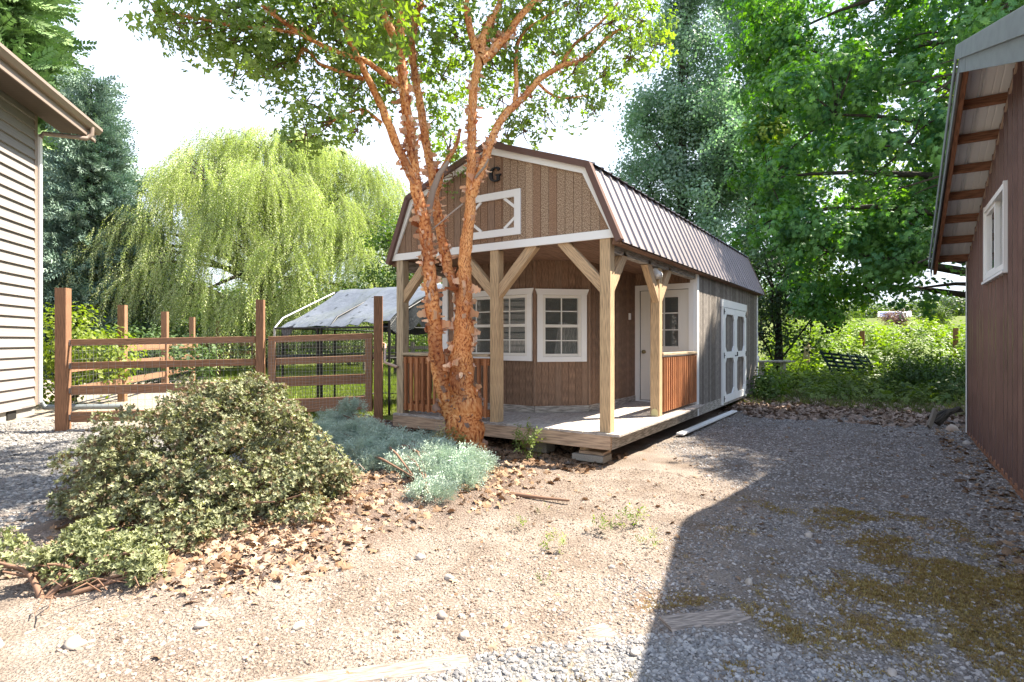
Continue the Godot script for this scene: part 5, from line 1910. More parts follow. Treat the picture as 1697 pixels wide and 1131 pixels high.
func willow_tree() -> void:
	var foot := Vector3(-22.8, 0, -14.9)
	var t := thing("weeping_willow", "broad weeping willow with long pale green hanging shoots", "tree", foot)
	var r := Vector3(0.8348, 0, -0.5505)
	var f := Vector3(-0.5505, 0, -0.8348)
	# boughs: place across the view, height, place in depth, radius
	var heads := [[-5.0, 5.3, -1.5, 1.7], [-3.9, 7.8, 0.0, 1.9], [-6.3, 3.9, -2.2, 1.1], [-2.0, 9.2, 0.5, 1.9], [0.0, 9.7, 0.0, 2.0], [2.2, 9.2, 0.4, 2.0], [4.2, 8.2, 0.0, 1.9], [5.4, 6.8, -0.5, 1.6], [-1.0, 7.6, -2.6, 2.0], [1.6, 7.2, -3.0, 2.0], [3.6, 6.0, -2.6, 1.7], [-3.2, 5.6, -2.9, 1.6], [0.2, 5.2, -3.8, 1.5], [2.4, 4.6, -4.0, 1.3], [-1.8, 4.2, -4.2, 1.1], [4.6, 4.6, -2.8, 1.3], [-4.4, 3.6, -3.4, 1.0], [1.0, 8.2, 2.5, 2.2], [-2.5, 7.0, 2.5, 2.2], [3.5, 6.5, 2.5, 2.0], [5.9, 4.9, 0.0, 1.3], [-5.6, 2.9, -2.6, 1.0], [-2.9, 3.2, -4.0, 1.1], [-0.4, 3.0, -4.6, 1.0], [1.6, 3.0, -4.4, 1.0], [3.4, 3.2, -3.6, 1.1], [5.0, 3.2, -2.0, 1.1], [-4.6, 5.0, -2.0, 1.3], [-1.8, 9.9, -0.5, 1.3], [1.6, 9.9, -0.3, 1.5]]
	var tr := MB.new()
	tr.tube([foot - Vector3(0, 0.2, 0), foot + Vector3(0.1, 1.2, 0), foot + Vector3(0.0, 2.6, 0.1), foot + Vector3(0.2, 5.0, 0)], [0.55, 0.45, 0.38, 0.2], 12, 0.06)
	part("trunk", tr, M.bark, t)
	var lm := MB.new()
	var tw := MB.new()
	var xf := [[], [], []]
	var cl := [PackedColorArray(), PackedColorArray(), PackedColorArray()]
	for h in heads:
		var c: Vector3 = foot + r * h[0] + Vector3(0, h[1], 0) + f * h[2]
		limb_mesh(lm, foot + Vector3(0, rng.randf_range(2.0, 4.5), 0), c, 0.14, 0.03, 0.06, 6)
		var rad: float = h[3]
		# each bough carries many small cascades of shoots that arch out and hang
		for g in int(10.5 * rad * rad):
			var d := rdir()
			d.y = absf(d.y) * 0.9 - 0.25
			var head := c + d * rad * pow(rng.randf(), 0.35)
			var out := (d * Vector3(1, 0, 1) + rdir() * 0.3).normalized()
			var tone := rng.randf_range(0.72, 1.18)
			limb_mesh(tw, c.lerp(head, 0.3), head, 0.02, 0.006, 0.1, 4)
			var wide := rng.randf_range(0.25, 0.55)
			for k in rng.randi_range(9, 16):
				var side := rdir() * wide
				var p := head + side * Vector3(1, 0.5, 1)
				var drift := out * rng.randf_range(0.15, 0.45) + rdir() * 0.12
				var l := rng.randf_range(0.55, 1.05)
				for step in 2:
					if p.y < 0.8 or (step == 1 and rng.randf() < 0.45):
						break
					var up := Vector3.UP - drift * (1.7 if step == 0 else 0.5)
					var j := rng.randi() % 3
					xf[j].append(Transform3D(orient(up, rng.randf() * TAU, l), p))
					var col := tint(Color(0.36, 0.40, 0.18), Color(0.66, 0.665, 0.42), 0.16)
					cl[j].append(Color(col.r * tone, col.g * tone, col.b * tone))
					p -= up.normalized() * 1.3 * l
	part("limbs", lm, M.bark, t).set_meta("kind", "stuff")
	part("twigs", tw, M.bark, t).set_meta("kind", "stuff")
	for j in 3:
		scatter("crown", M.twig_willow[j], M.leaf_willow, xf[j], cl[j], t)


func big_trees() -> void:
	willow_tree()
	conifer("blue_spruce", "blue grey spruce standing beside the house behind the fence", Vector3(-25.8, 0, -9.4), 11.4, 2.9, "spruce", Color(0.095, 0.165, 0.12), Color(0.30, 0.385, 0.31), 1.5, 0.55, 1.35)
	conifer("fir_tree", "tall green fir rising behind the house roof", Vector3(-32.0, 0, -7.6), 24.0, 5.3, "fir", Color(0.12, 0.20, 0.08), Color(0.25, 0.35, 0.14), 2.0, 0.35, 0.9)
	# two cottonwoods behind the cabin
	broad_tree("cottonwood", "tall grey green cottonwood straight behind the cabin roof", Vector3(-7.6, 0, -24.6), Vector3(-7.2, 14.5, -24.3), 0.34, [[Vector3(-7.0, 13.6, -24.2), Vector3(1.3, 2.6, 1.3)], [Vector3(-7.2, 10.2, -24.0), Vector3(2.3, 2.2, 2.0)], [Vector3(-8.6, 8.0, -24.0), Vector3(1.7, 1.5, 1.6)], [Vector3(-6.2, 7.2, -24.0), Vector3(2.0, 2.0, 1.8)], [Vector3(-8.2, 5.6, -23.6), Vector3(1.7, 1.3, 1.5)], [Vector3(-6.6, 4.2, -23.6), Vector3(2.0, 1.7, 1.5)], [Vector3(-7.1, 16.5, -24.2), Vector3(0.8, 2.0, 0.8)], [Vector3(-9.3, 6.4, -24.2), Vector3(1.3, 0.9, 1.2)], [Vector3(-8.9, 11.0, -24.2), Vector3(1.4, 1.2, 1.2)], [Vector3(-5.4, 9.0, -24.0), Vector3(1.6, 1.6, 1.4)]], 2.9, 0.32, 0.75, "ovate", M.leaf_poplar, 150.0, Color(0.18, 0.265, 0.205), Color(0.35, 0.445, 0.35), 1.25, M.bark, "cottonwoods behind the cabin", 0.2)
	broad_tree("cottonwood", "second cottonwood, right of the first, partly behind the big maple", Vector3(-5.4, 0, -28.0), Vector3(-5.0, 18.5, -27.8), 0.36, [[Vector3(-4.9, 17.0, -27.6), Vector3(1.9, 3.0, 1.8)], [Vector3(-5.0, 12.5, -27.4), Vector3(2.5, 2.6, 2.2)], [Vector3(-4.0, 8.6, -27.2), Vector3(2.2, 2.4, 2.0)], [Vector3(-5.6, 9.4, -27.2), Vector3(1.7, 2.0, 1.8)], [Vector3(-4.0, 5.0, -26.8), Vector3(2.2, 2.0, 1.8)], [Vector3(-4.6, 20.0, -27.6), Vector3(1.4, 2.0, 1.4)]], 2.5, 0.35, 0.8, "ovate", M.leaf_poplar, 150.0, Color(0.17, 0.25, 0.195), Color(0.33, 0.42, 0.33), 1.3, M.bark, "cottonwoods behind the cabin", 0.2)
	# the maple over the drive
	var maple := [
		[Vector3(-2.3, 9.6, -17.0), Vector3(1.8, 1.8, 1.6)], [Vector3(-0.9, 8.1, -16.4), Vector3(2.0, 1.8, 1.6)], [Vector3(-0.9, 6.1, -13.9), Vector3(1.6, 1.3, 1.5)], [Vector3(0.35, 5.0, -13.2), Vector3(1.2, 0.8, 1.1)],
		[Vector3(-2.05, 4.25, -14.9), Vector3(1.25, 1.1, 1.3)], [Vector3(-1.05, 3.3, -14.6), Vector3(1.4, 1.0, 1.3)], [Vector3(1.2, 7.6, -14.8), Vector3(1.4, 1.0, 1.3)], [Vector3(0.6, 3.5, -14.2), Vector3(1.0, 0.8, 1.0)],
		[Vector3(2.6, 7.6, -14.4), Vector3(2.0, 2.0, 1.7)], [Vector3(2.2, 9.6, -14.6), Vector3(1.7, 1.8, 1.5)], [Vector3(4.2, 10.4, -14.9), Vector3(2.3, 2.0, 2.0)], [Vector3(4.1, 8.3, -12.8), Vector3(2.2, 1.5, 1.3)],
		[Vector3(5.2, 8.6, -14.5), Vector3(2.6, 2.4, 2.4)], [Vector3(1.6, 5.2, -16.6), Vector3(2.0, 1.6, 1.8)], [Vector3(1.3, 2.85, -13.2), Vector3(0.6, 0.32, 0.6)], [Vector3(-0.2, 10.8, -16.6), Vector3(1.9, 1.8, 1.9)], [Vector3(2.6, 5.3, -16.0), Vector3(1.8, 1.2, 1.5)],
		[Vector3(1.9, 7.2, -12.3), Vector3(1.0, 0.8, 0.8)], [Vector3(2.9, 8.5, -11.75), Vector3(1.2, 0.6, 0.6)], [Vector3(-2.6, 5.6, -16.4), Vector3(1.3, 1.4, 1.3)], [Vector3(-1.6, 7.4, -17.6), Vector3(1.7, 1.6, 1.5)], [Vector3(-0.5, 3.5, -17.0), Vector3(1.3, 0.9, 1.2)], [Vector3(0.2, 5.0, -18.0), Vector3(1.5, 1.0, 1.2)], [Vector3(-1.1, 2.6, -17.0), Vector3(1.2, 0.8, 1.1)], [Vector3(0.0, 3.45, -15.9), Vector3(0.9, 0.5, 0.8)], [Vector3(0.7, 2.45, -15.4), Vector3(0.55, 0.35, 0.5)], [Vector3(0.4, 4.35, -15.9), Vector3(1.1, 0.7, 1.0)]]
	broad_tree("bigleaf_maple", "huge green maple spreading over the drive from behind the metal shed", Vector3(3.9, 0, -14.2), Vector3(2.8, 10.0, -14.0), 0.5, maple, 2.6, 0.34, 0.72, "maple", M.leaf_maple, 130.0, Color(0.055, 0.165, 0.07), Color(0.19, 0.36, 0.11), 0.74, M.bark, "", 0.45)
	var mt: Node3D = get_node("bigleaf_maple")
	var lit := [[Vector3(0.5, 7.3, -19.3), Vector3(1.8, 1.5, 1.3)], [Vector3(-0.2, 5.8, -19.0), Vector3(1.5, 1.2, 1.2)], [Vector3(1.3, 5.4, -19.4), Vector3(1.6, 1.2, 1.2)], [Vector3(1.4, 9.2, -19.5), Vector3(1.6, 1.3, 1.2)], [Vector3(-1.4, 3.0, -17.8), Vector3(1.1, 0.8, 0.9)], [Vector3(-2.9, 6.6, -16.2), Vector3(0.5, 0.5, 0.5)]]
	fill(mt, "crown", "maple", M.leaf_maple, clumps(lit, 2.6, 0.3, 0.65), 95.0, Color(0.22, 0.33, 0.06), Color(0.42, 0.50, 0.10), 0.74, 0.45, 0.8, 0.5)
	for e in [[Vector3(3.3, 5.2, -13.6), Vector3(0.6, 5.9, -13.4), 0.055], [Vector3(3.3, 4.0, -13.4), Vector3(0.2, 4.2, -13.2), 0.05], [Vector3(3.4, 6.0, -13.5), Vector3(0.9, 7.9, -13.2), 0.06], [Vector3(3.4, 3.2, -13.4), Vector3(0.5, 2.75, -13.2), 0.045], [Vector3(2.2, 4.9, -13.4), Vector3(0.9, 3.2, -13.0), 0.045], [Vector3(2.4, 6.8, -13.3), Vector3(0.3, 5.6, -13.0), 0.05]]:
		var mb := MB.new()
		limb_mesh(mb, e[0], e[1], e[2], 0.015, 0.05, 8)
		for k in 4:
			var a: Vector3 = e[0].lerp(e[1], rng.randf_range(0.3, 0.9))
			limb_mesh(mb, a, a + Vector3(rng.randf_range(-1.1, -0.3), rng.randf_range(-0.6, 0.7), rng.randf_range(-0.4, 0.4)), 0.025, 0.008, 0.08, 5)
		part("limb", mb, M.bark, mt)
	# dark and mid-green growth behind the cabin
	broad_tree("laurel_tree", "dark glossy laurel at the back right corner of the cabin", Vector3(-2.6, 0, -17.6), Vector3(-2.5, 2.8, -17.5), 0.13, [[Vector3(-2.6, 2.7, -17.2), Vector3(1.2, 1.1, 1.0)], [Vector3(-1.7, 1.9, -17.6), Vector3(1.0, 0.9, 0.9)], [Vector3(-3.0, 1.5, -17.0), Vector3(0.9, 0.9, 0.9)], [Vector3(-2.0, 3.6, -17.9), Vector3(1.1, 0.9, 1.0)]], 3.2, 0.25, 0.5, "ovate", M.leaf_shrub, 120.0, Color(0.020, 0.042, 0.018), Color(0.045, 0.085, 0.030), 1.0, M.bark_dark)
	broad_tree("yard_tree", "mid green tree between the willow and the cabin", Vector3(-15.4, 0, -15.6), Vector3(-15.2, 4.6, -15.2), 0.16, [[Vector3(-15.2, 4.6, -15.2), Vector3(1.5, 1.5, 1.4)], [Vector3(-14.4, 3.2, -15.6), Vector3(1.5, 1.2, 1.3)], [Vector3(-15.9, 2.9, -15.0), Vector3(1.2, 1.1, 1.2)], [Vector3(-13.6, 4.0, -16.4), Vector3(1.3, 1.5, 1.2)]], 2.2, 0.3, 0.6, "ovate", M.leaf, 95.0, Color(0.06, 0.11, 0.035), Color(0.12, 0.19, 0.06), 1.0, M.bark)
	for e in [[Vector3(-8.6, 0, -20.5), "broad green tree behind the left side of the cabin", 4.6], [Vector3(-11.6, 0, -20.2), "green tree behind the kennel tarp", 3.4]]:
		var p: Vector3 = e[0]
		var h: float = e[2]
		broad_tree("yard_tree", e[1], p, p + Vector3(0.1, h, 0), 0.15, [[p + Vector3(0, h, 0), Vector3(1.7, 1.3, 1.5)], [p + Vector3(1.1, h * 0.62, 0.3), Vector3(1.4, 1.1, 1.3)], [p + Vector3(-1.1, h * 0.6, 0.2), Vector3(1.4, 1.1, 1.3)]], 2.0, 0.3, 0.6, "ovate", M.leaf, 90.0, Color(0.05, 0.10, 0.03), Color(0.11, 0.18, 0.05), 1.0, M.bark)


func shrub(called: String, label: String, foot: Vector3, blobs: Array, kind: String, material: Material, dens: float, ca: Color, cb: Color, size: float, bark: Material, group := "") -> Node3D:
	var s := thing(called, label, "shrub", foot, group)
	var st := MB.new()
	for b in blobs:
		var rad: Vector3 = b[1]
		for k in 5:
			limb_mesh(st, foot + Vector3(rng.randf_range(-0.15, 0.15), -0.03, rng.randf_range(-0.15, 0.15)), b[0] + rdir() * rad * 0.6, 0.018, 0.005, 0.12, 5)
	part("stems", st, bark, s).set_meta("kind", "stuff")
	fill(s, "foliage", kind, material, blobs, dens, ca, cb, size, 0.7, 0.9, 0.35)
	return s


func far_things() -> void:
	# hedge shrubs under the willow and along the lawn's far edge
	var spots := [[Vector3(-17.5, 0, -7.3), 1.4, "rounded dark shrub at the foot of the blue spruce"], [Vector3(-21.0, 0, -9.0), 1.7, "dark shrub between the spruce and the third lit fence post"], [Vector3(-25.5, 0, -13.2), 1.9, "dark shrub under the left side of the willow"], [Vector3(-26.0, 0, -17.5), 2.0, "dark shrub under the middle of the willow"], [Vector3(-22.0, 0, -19.0), 2.1, "dark shrub under the right side of the willow"], [Vector3(-17.8, 0, -19.4), 2.0, "green shrub beyond the paddock fence, left"], [Vector3(-14.2, 0, -20.0), 1.9, "green shrub beyond the paddock fence, middle"], [Vector3(-10.2, 0, -19.0), 1.9, "green shrub beyond the paddock fence, behind the porch"], [Vector3(-30.0, 0, -12.0), 2.4, "tall dark shrub far behind the lit fence"]]
	for k in spots.size():
		var p: Vector3 = spots[k][0]
		var h: float = spots[k][1]
		var pale := k > 4 and k < 8
		shrub("hedge_shrub", spots[k][2], p, [[p + Vector3(0, h * 0.55, 0), Vector3(1.5, h * 0.5, 1.2)], [p + Vector3(1.2, h * 0.45, -0.6), Vector3(1.2, h * 0.45, 1.0)], [p + Vector3(-1.1, h * 0.4, 0.4), Vector3(1.1, h * 0.42, 1.0)]], "ovate", M.leaf if pale else M.leaf_shrub, 150.0, Color(0.08, 0.14, 0.03) if pale else Color(0.035, 0.07, 0.02), Color(0.17, 0.24, 0.05) if pale else Color(0.08, 0.13, 0.035), 1.0, M.bark_dark, "hedge shrubs round the lawn")
	var lp := Vector3(-13.6, 0, -4.55)
	shrub("laurel_shrub", "bright yellow green laurel at the corner of the house", lp, [[lp + Vector3(0, 1.15, 0), Vector3(0.8, 0.75, 0.7)], [lp + Vector3(0.55, 0.8, -0.35), Vector3(0.65, 0.6, 0.6)], [lp + Vector3(-0.3, 0.5, 0.1), Vector3(0.7, 0.5, 0.6)]], "ovate", M.leaf, 300.0, Color(0.15, 0.21, 0.03), Color(0.27, 0.32, 0.05), 0.8, M.bark)
	# far houses on the rise
	var wh := thing("white_house", "far white house with solar panels on its roof", "house", Vector3(2.4, 8.3, -229))
	var mb := MB.new()
	mb.box(Vector3(2.4, 8.0, -229), Vector3(7.0, 2.6, 6.0))
	part("wall", mb, mat(lin(0.5, 0.62, 0.66), 0.8), wh)
	mb = MB.new()
	mb.prism(PackedVector2Array([Vector2(-3.6, 9.3), Vector2(3.6, 9.3), Vector2(3.6, 9.36), Vector2(0, 11.2), Vector2(-3.6, 9.36)]), Vector3(2.4, 0, -229), Vector3(0, 0, -1), Vector3.UP, -4.6, 4.6)
	part("roof", mb, mat(lin(0.7, 0.7, 0.72), 0.6), wh)
	for k in 6:
		for j in 2:
			mb = MB.new()
			var a := Vector3(-0.6 + k * 1.02 - 1.0, 9.62 + j * 0.75, -225.7 - j * 1.42)
			var w := Vector3(0.96, 0, 0)
			var u := Vector3(0, 0.68, -1.33)
			mb.quad(a, a + w, a + w + u, a + u)
			part("solar_panel", mb, mat(lin(0.12, 0.14, 0.22), 0.25), wh)
	mb = MB.new()
	for k in 3:
		mb.beam(Vector3(5.2 + k * 0.5, 7.2, -225.9), Vector3(5.2 + k * 0.5, 9.3, -225.9), 0.14, 0.14)
	part("porch_post", mb, M.white, wh)
	var rh := thing("red_house", "far red house with a white edged gable", "house", Vector3(10.0, 7.6, -210))
	mb = MB.new()
	mb.prism(PackedVector2Array([Vector2(-3.0, 5.5), Vector2(3.0, 5.5), Vector2(3.0, 8.0), Vector2(0, 9.6), Vector2(-3.0, 8.0)]), Vector3(10.0, 0, -214), Vector3.RIGHT, Vector3.UP, 0.0, 4.0)
	part("wall", mb, mat(lin(0.24, 0.05, 0.06), 0.8), rh)
	for s in [-1.0, 1.0]:
		mb = MB.new()
		mb.beam(Vector3(10.0 + s * 3.5, 7.85, -211.8), Vector3(10.0, 9.75, -211.8), 0.25, 4.8, Vector3.BACK, 0.0)
		part("roof", mb, M.white, rh)
	# wooded rise on the skyline
	var wood := []
	for k in 130:
		var a := deg_to_rad(rng.randf_range(-16.0, 20.0))
		var d := rng.randf_range(235.0, 300.0)
		var p := Vector3(sin(a) * d, 8.5, -cos(a) * d)
		var h := rng.randf_range(4.0, 8.5) * (1.5 if sin(a) > 0.08 else 1.0)
		wood.append([p + Vector3(0, h * 0.45, 0), Vector3(3.6, h * 0.55, 3.0)])
	fill(self, "far_woods", "ovate", M.leaf, wood, 7.0, Color(0.07, 0.11, 0.055), Color(0.13, 0.18, 0.09), 9.0, 0.5, 0.8, 0.4)
	var wood2 := []
	for k in 150:
		var a := deg_to_rad(rng.randf_range(-82.0, -20.0))
		var d := rng.randf_range(60.0, 85.0)
		var p := Vector3(sin(a) * d, 1.0, -cos(a) * d)
		var h := rng.randf_range(4.0, 7.5)
		wood2.append([p + Vector3(0, h * 0.45, 0), Vector3(2.2, h * 0.55, 2.0)])
	fill(self, "tree_belt", "ovate", M.leaf, wood2, 14.0, Color(0.06, 0.11, 0.035), Color(0.13, 0.19, 0.06), 4.5, 0.5, 0.8, 0.4)
	# single trees before the rise
	var pt := Vector3(0.2, 2.0, -72)
	broad_tree("plum_tree", "purple leaved plum tree far out before the white house", pt, pt + Vector3(0, 2.0, 0), 0.12, [[pt + Vector3(0, 1.4, 0), Vector3(1.5, 1.2, 1.3)]], 2.0, 0.4, 0.7, "ovate", M.leaf, 60.0, Color(0.14, 0.06, 0.10), Color(0.24, 0.13, 0.19), 1.8, M.bark)
	var mid := [[Vector3(13.5, 3.2, -84), 6.0, "round green tree far out beside the shed corner"], [Vector3(4.6, 2.4, -92), 4.2, "round green tree far out between the two houses"], [Vector3(-5.6, 2.0, -85), 5.2, "pale green tree far out left of the white house"], [Vector3(-12.0, 1.4, -70), 6.5, "broad green tree far out behind the laurel"]]
	for e in mid:
		var p: Vector3 = e[0]
		var h: float = e[1]
		broad_tree("field_tree", e[2], p, p + Vector3(0, h * 0.8, 0), 0.2, [[p + Vector3(0, h * 0.6, 0), Vector3(h * 0.42, h * 0.4, h * 0.4)], [p + Vector3(h * 0.3, h * 0.4, 0), Vector3(h * 0.3, h * 0.3, h * 0.3)]], 1.1, 0.5, 0.9, "ovate", M.leaf, 40.0, Color(0.08, 0.12, 0.05), Color(0.15, 0.20, 0.08), 2.2, M.bark, "trees out in the field")
	conifer("field_fir", "dark fir far out at the right edge beside the shed", Vector3(20.5, 3.5, -110), 15.0, 4.0, "fir", Color(0.04, 0.07, 0.035), Color(0.08, 0.12, 0.06), 3.0, 0.4, 0.4)


func bushes() -> void:
	var az := [[Vector3(-4.3, 0.45, -2.35), Vector3(0.82, 0.49, 0.80)], [Vector3(-3.72, 0.27, -2.70), Vector3(0.48, 0.24, 0.42)], [Vector3(-4.92, 0.30, -1.95), Vector3(0.42, 0.26, 0.42)], [Vector3(-3.78, 0.25, -2.05), Vector3(0.42, 0.20, 0.40)], [Vector3(-4.5, 0.68, -2.55), Vector3(0.52, 0.32, 0.5)], [Vector3(-3.68, 0.18, -1.86), Vector3(0.46, 0.16, 0.32)], [Vector3(-4.5, 0.2, -1.75), Vector3(0.45, 0.18, 0.3)], [Vector3(-3.42, 0.2, -2.35), Vector3(0.3, 0.18, 0.35)]]
	var cl := clumps(az, 105.0, 0.06, 0.13, 0.7)
	for c in cl:
		c[0].y = maxf(c[0].y, 0.10)
	var s := shrub("azalea_bush", "large mounded azalea bush with small pale green leaves, in front of the wide gate", Vector3(-4.25, 0.02, -2.35), az, "rosette", M.leaf_shrub, 1.0, Color(0.2, 0.2, 0.1), Color(0.3, 0.3, 0.15), 1.0, M.twig)
	fill(s, "foliage", "rosette", M.leaf_shrub, cl, 5600.0, Color(0.12, 0.135, 0.065), Color(0.42, 0.42, 0.255), 0.88, 0.9, 0.9, 0.35)
	fill(s, "foliage", "rosette", M.leaf_shrub, cl, 1700.0, Color(0.15, 0.105, 0.065), Color(0.24, 0.17, 0.10), 0.85, 0.5, 0.9, 0.4)
	var low := [[Vector3(-3.60, 0.10, -1.22), Vector3(0.30, 0.12, 0.26)], [Vector3(-3.98, 0.10, -1.02), Vector3(0.30, 0.11, 0.26)], [Vector3(-3.30, 0.11, -1.42), Vector3(0.18, 0.10, 0.16)], [Vector3(-3.75, 0.12, -1.45), Vector3(0.25, 0.12, 0.2)]]
	var lc := clumps(low, 90.0, 0.06, 0.11, 0.7)
	for c in lc:
		c[0].y = maxf(c[0].y, 0.06)
	var l := shrub("azalea_bush", "low sprawling azalea at the left foreground edge of the large bush", Vector3(-3.62, 0.0, -1.2), low, "rosette", M.leaf_shrub, 1.0, Color(0.2, 0.2, 0.1), Color(0.3, 0.3, 0.15), 1.0, M.twig)
	fill(l, "foliage", "rosette", M.leaf_shrub, lc, 8000.0, Color(0.13, 0.155, 0.065), Color(0.40, 0.41, 0.22), 0.88, 0.9, 0.9, 0.35)
	# bare stems below it
	var st := MB.new()
	for k in 26:
		var a := Vector3(-3.5 + rng.randf_range(-0.55, 0.3), 0.02, -1.15 + rng.randf_range(-0.25, 0.12))
		var d := Vector3(rng.randf_range(-0.3, 0.3), rng.randf_range(0.0, 0.12), rng.randf_range(-0.2, 0.2))
		st.tube([a, a + d * 0.5 + Vector3(0, 0.04, 0), a + d], [0.004, 0.0035, 0.002], 5)
	part("bare_stems", st, M.twig, l).set_meta("kind", "stuff")
	# juniper
	var jb := []
	for k in 12:
		var q := k / 11.0
		var c := Vector3(-5.85, 0.12, -4.75).lerp(Vector3(-3.15, 0.09, -4.0), q) + Vector3(rng.randf_range(-0.08, 0.08), 0, sin(q * 7.0) * 0.12)
		jb.append([c, Vector3(rng.randf_range(0.26, 0.36), rng.randf_range(0.13, 0.19), rng.randf_range(0.22, 0.34))])
	for k in 9:
		jb.append([Vector3(-5.3, 0.10, -4.35).lerp(Vector3(-3.3, 0.08, -3.75), k / 8.0) + Vector3(rng.randf_range(-0.1, 0.1), 0, rng.randf_range(-0.1, 0.1)), Vector3(0.26, 0.11, 0.24)])
	jb.append([Vector3(-3.02, 0.06, -3.72), Vector3(0.22, 0.10, 0.22)])
	jb.append([Vector3(-5.2, 0.10, -4.1), Vector3(0.35, 0.12, 0.22)])
	jb.append([Vector3(-4.1, 0.07, -3.75), Vector3(0.28, 0.09, 0.16)])
	jb.append([Vector3(-2.95, 0.06, -3.36), Vector3(0.12, 0.09, 0.12)])
	jb.append([Vector3(-5.75, 0.28, -4.9), Vector3(0.16, 0.14, 0.16)])
	var jc := clumps(jb, 95.0, 0.07, 0.13, 0.7)
	for c in jc:
		c[0].y = maxf(c[0].y, 0.07)
	var j := shrub("juniper", "blue green creeping juniper spreading between the azalea and the paperbark tree", Vector3(-4.4, 0.05, -4.3), jb, "juniper", M.needle, 1.0, Color(0.2, 0.3, 0.25), Color(0.3, 0.4, 0.35), 1.0, M.twig)
	fill(j, "foliage", "juniper", M.needle, jc, 3800.0, Color(0.31, 0.395, 0.315), Color(0.52, 0.595, 0.49), 1.0, 0.9, 0.9, 0.35)
	var js := MB.new()
	for k in 60:
		var a := Vector3(rng.randf_range(-5.3, -4.1), 0.08, rng.randf_range(-3.95, -3.45))
		var d := Vector3(rng.randf_range(-0.35, 0.35), rng.randf_range(-0.01, 0.12), rng.randf_range(-0.3, 0.3))
		js.tube([a, a + d * 0.5 + Vector3(0, 0.05, 0), a + d], [0.007, 0.006, 0.003], 5)
	part("bare_stems", js, M.dead_twig, j).set_meta("kind", "stuff")


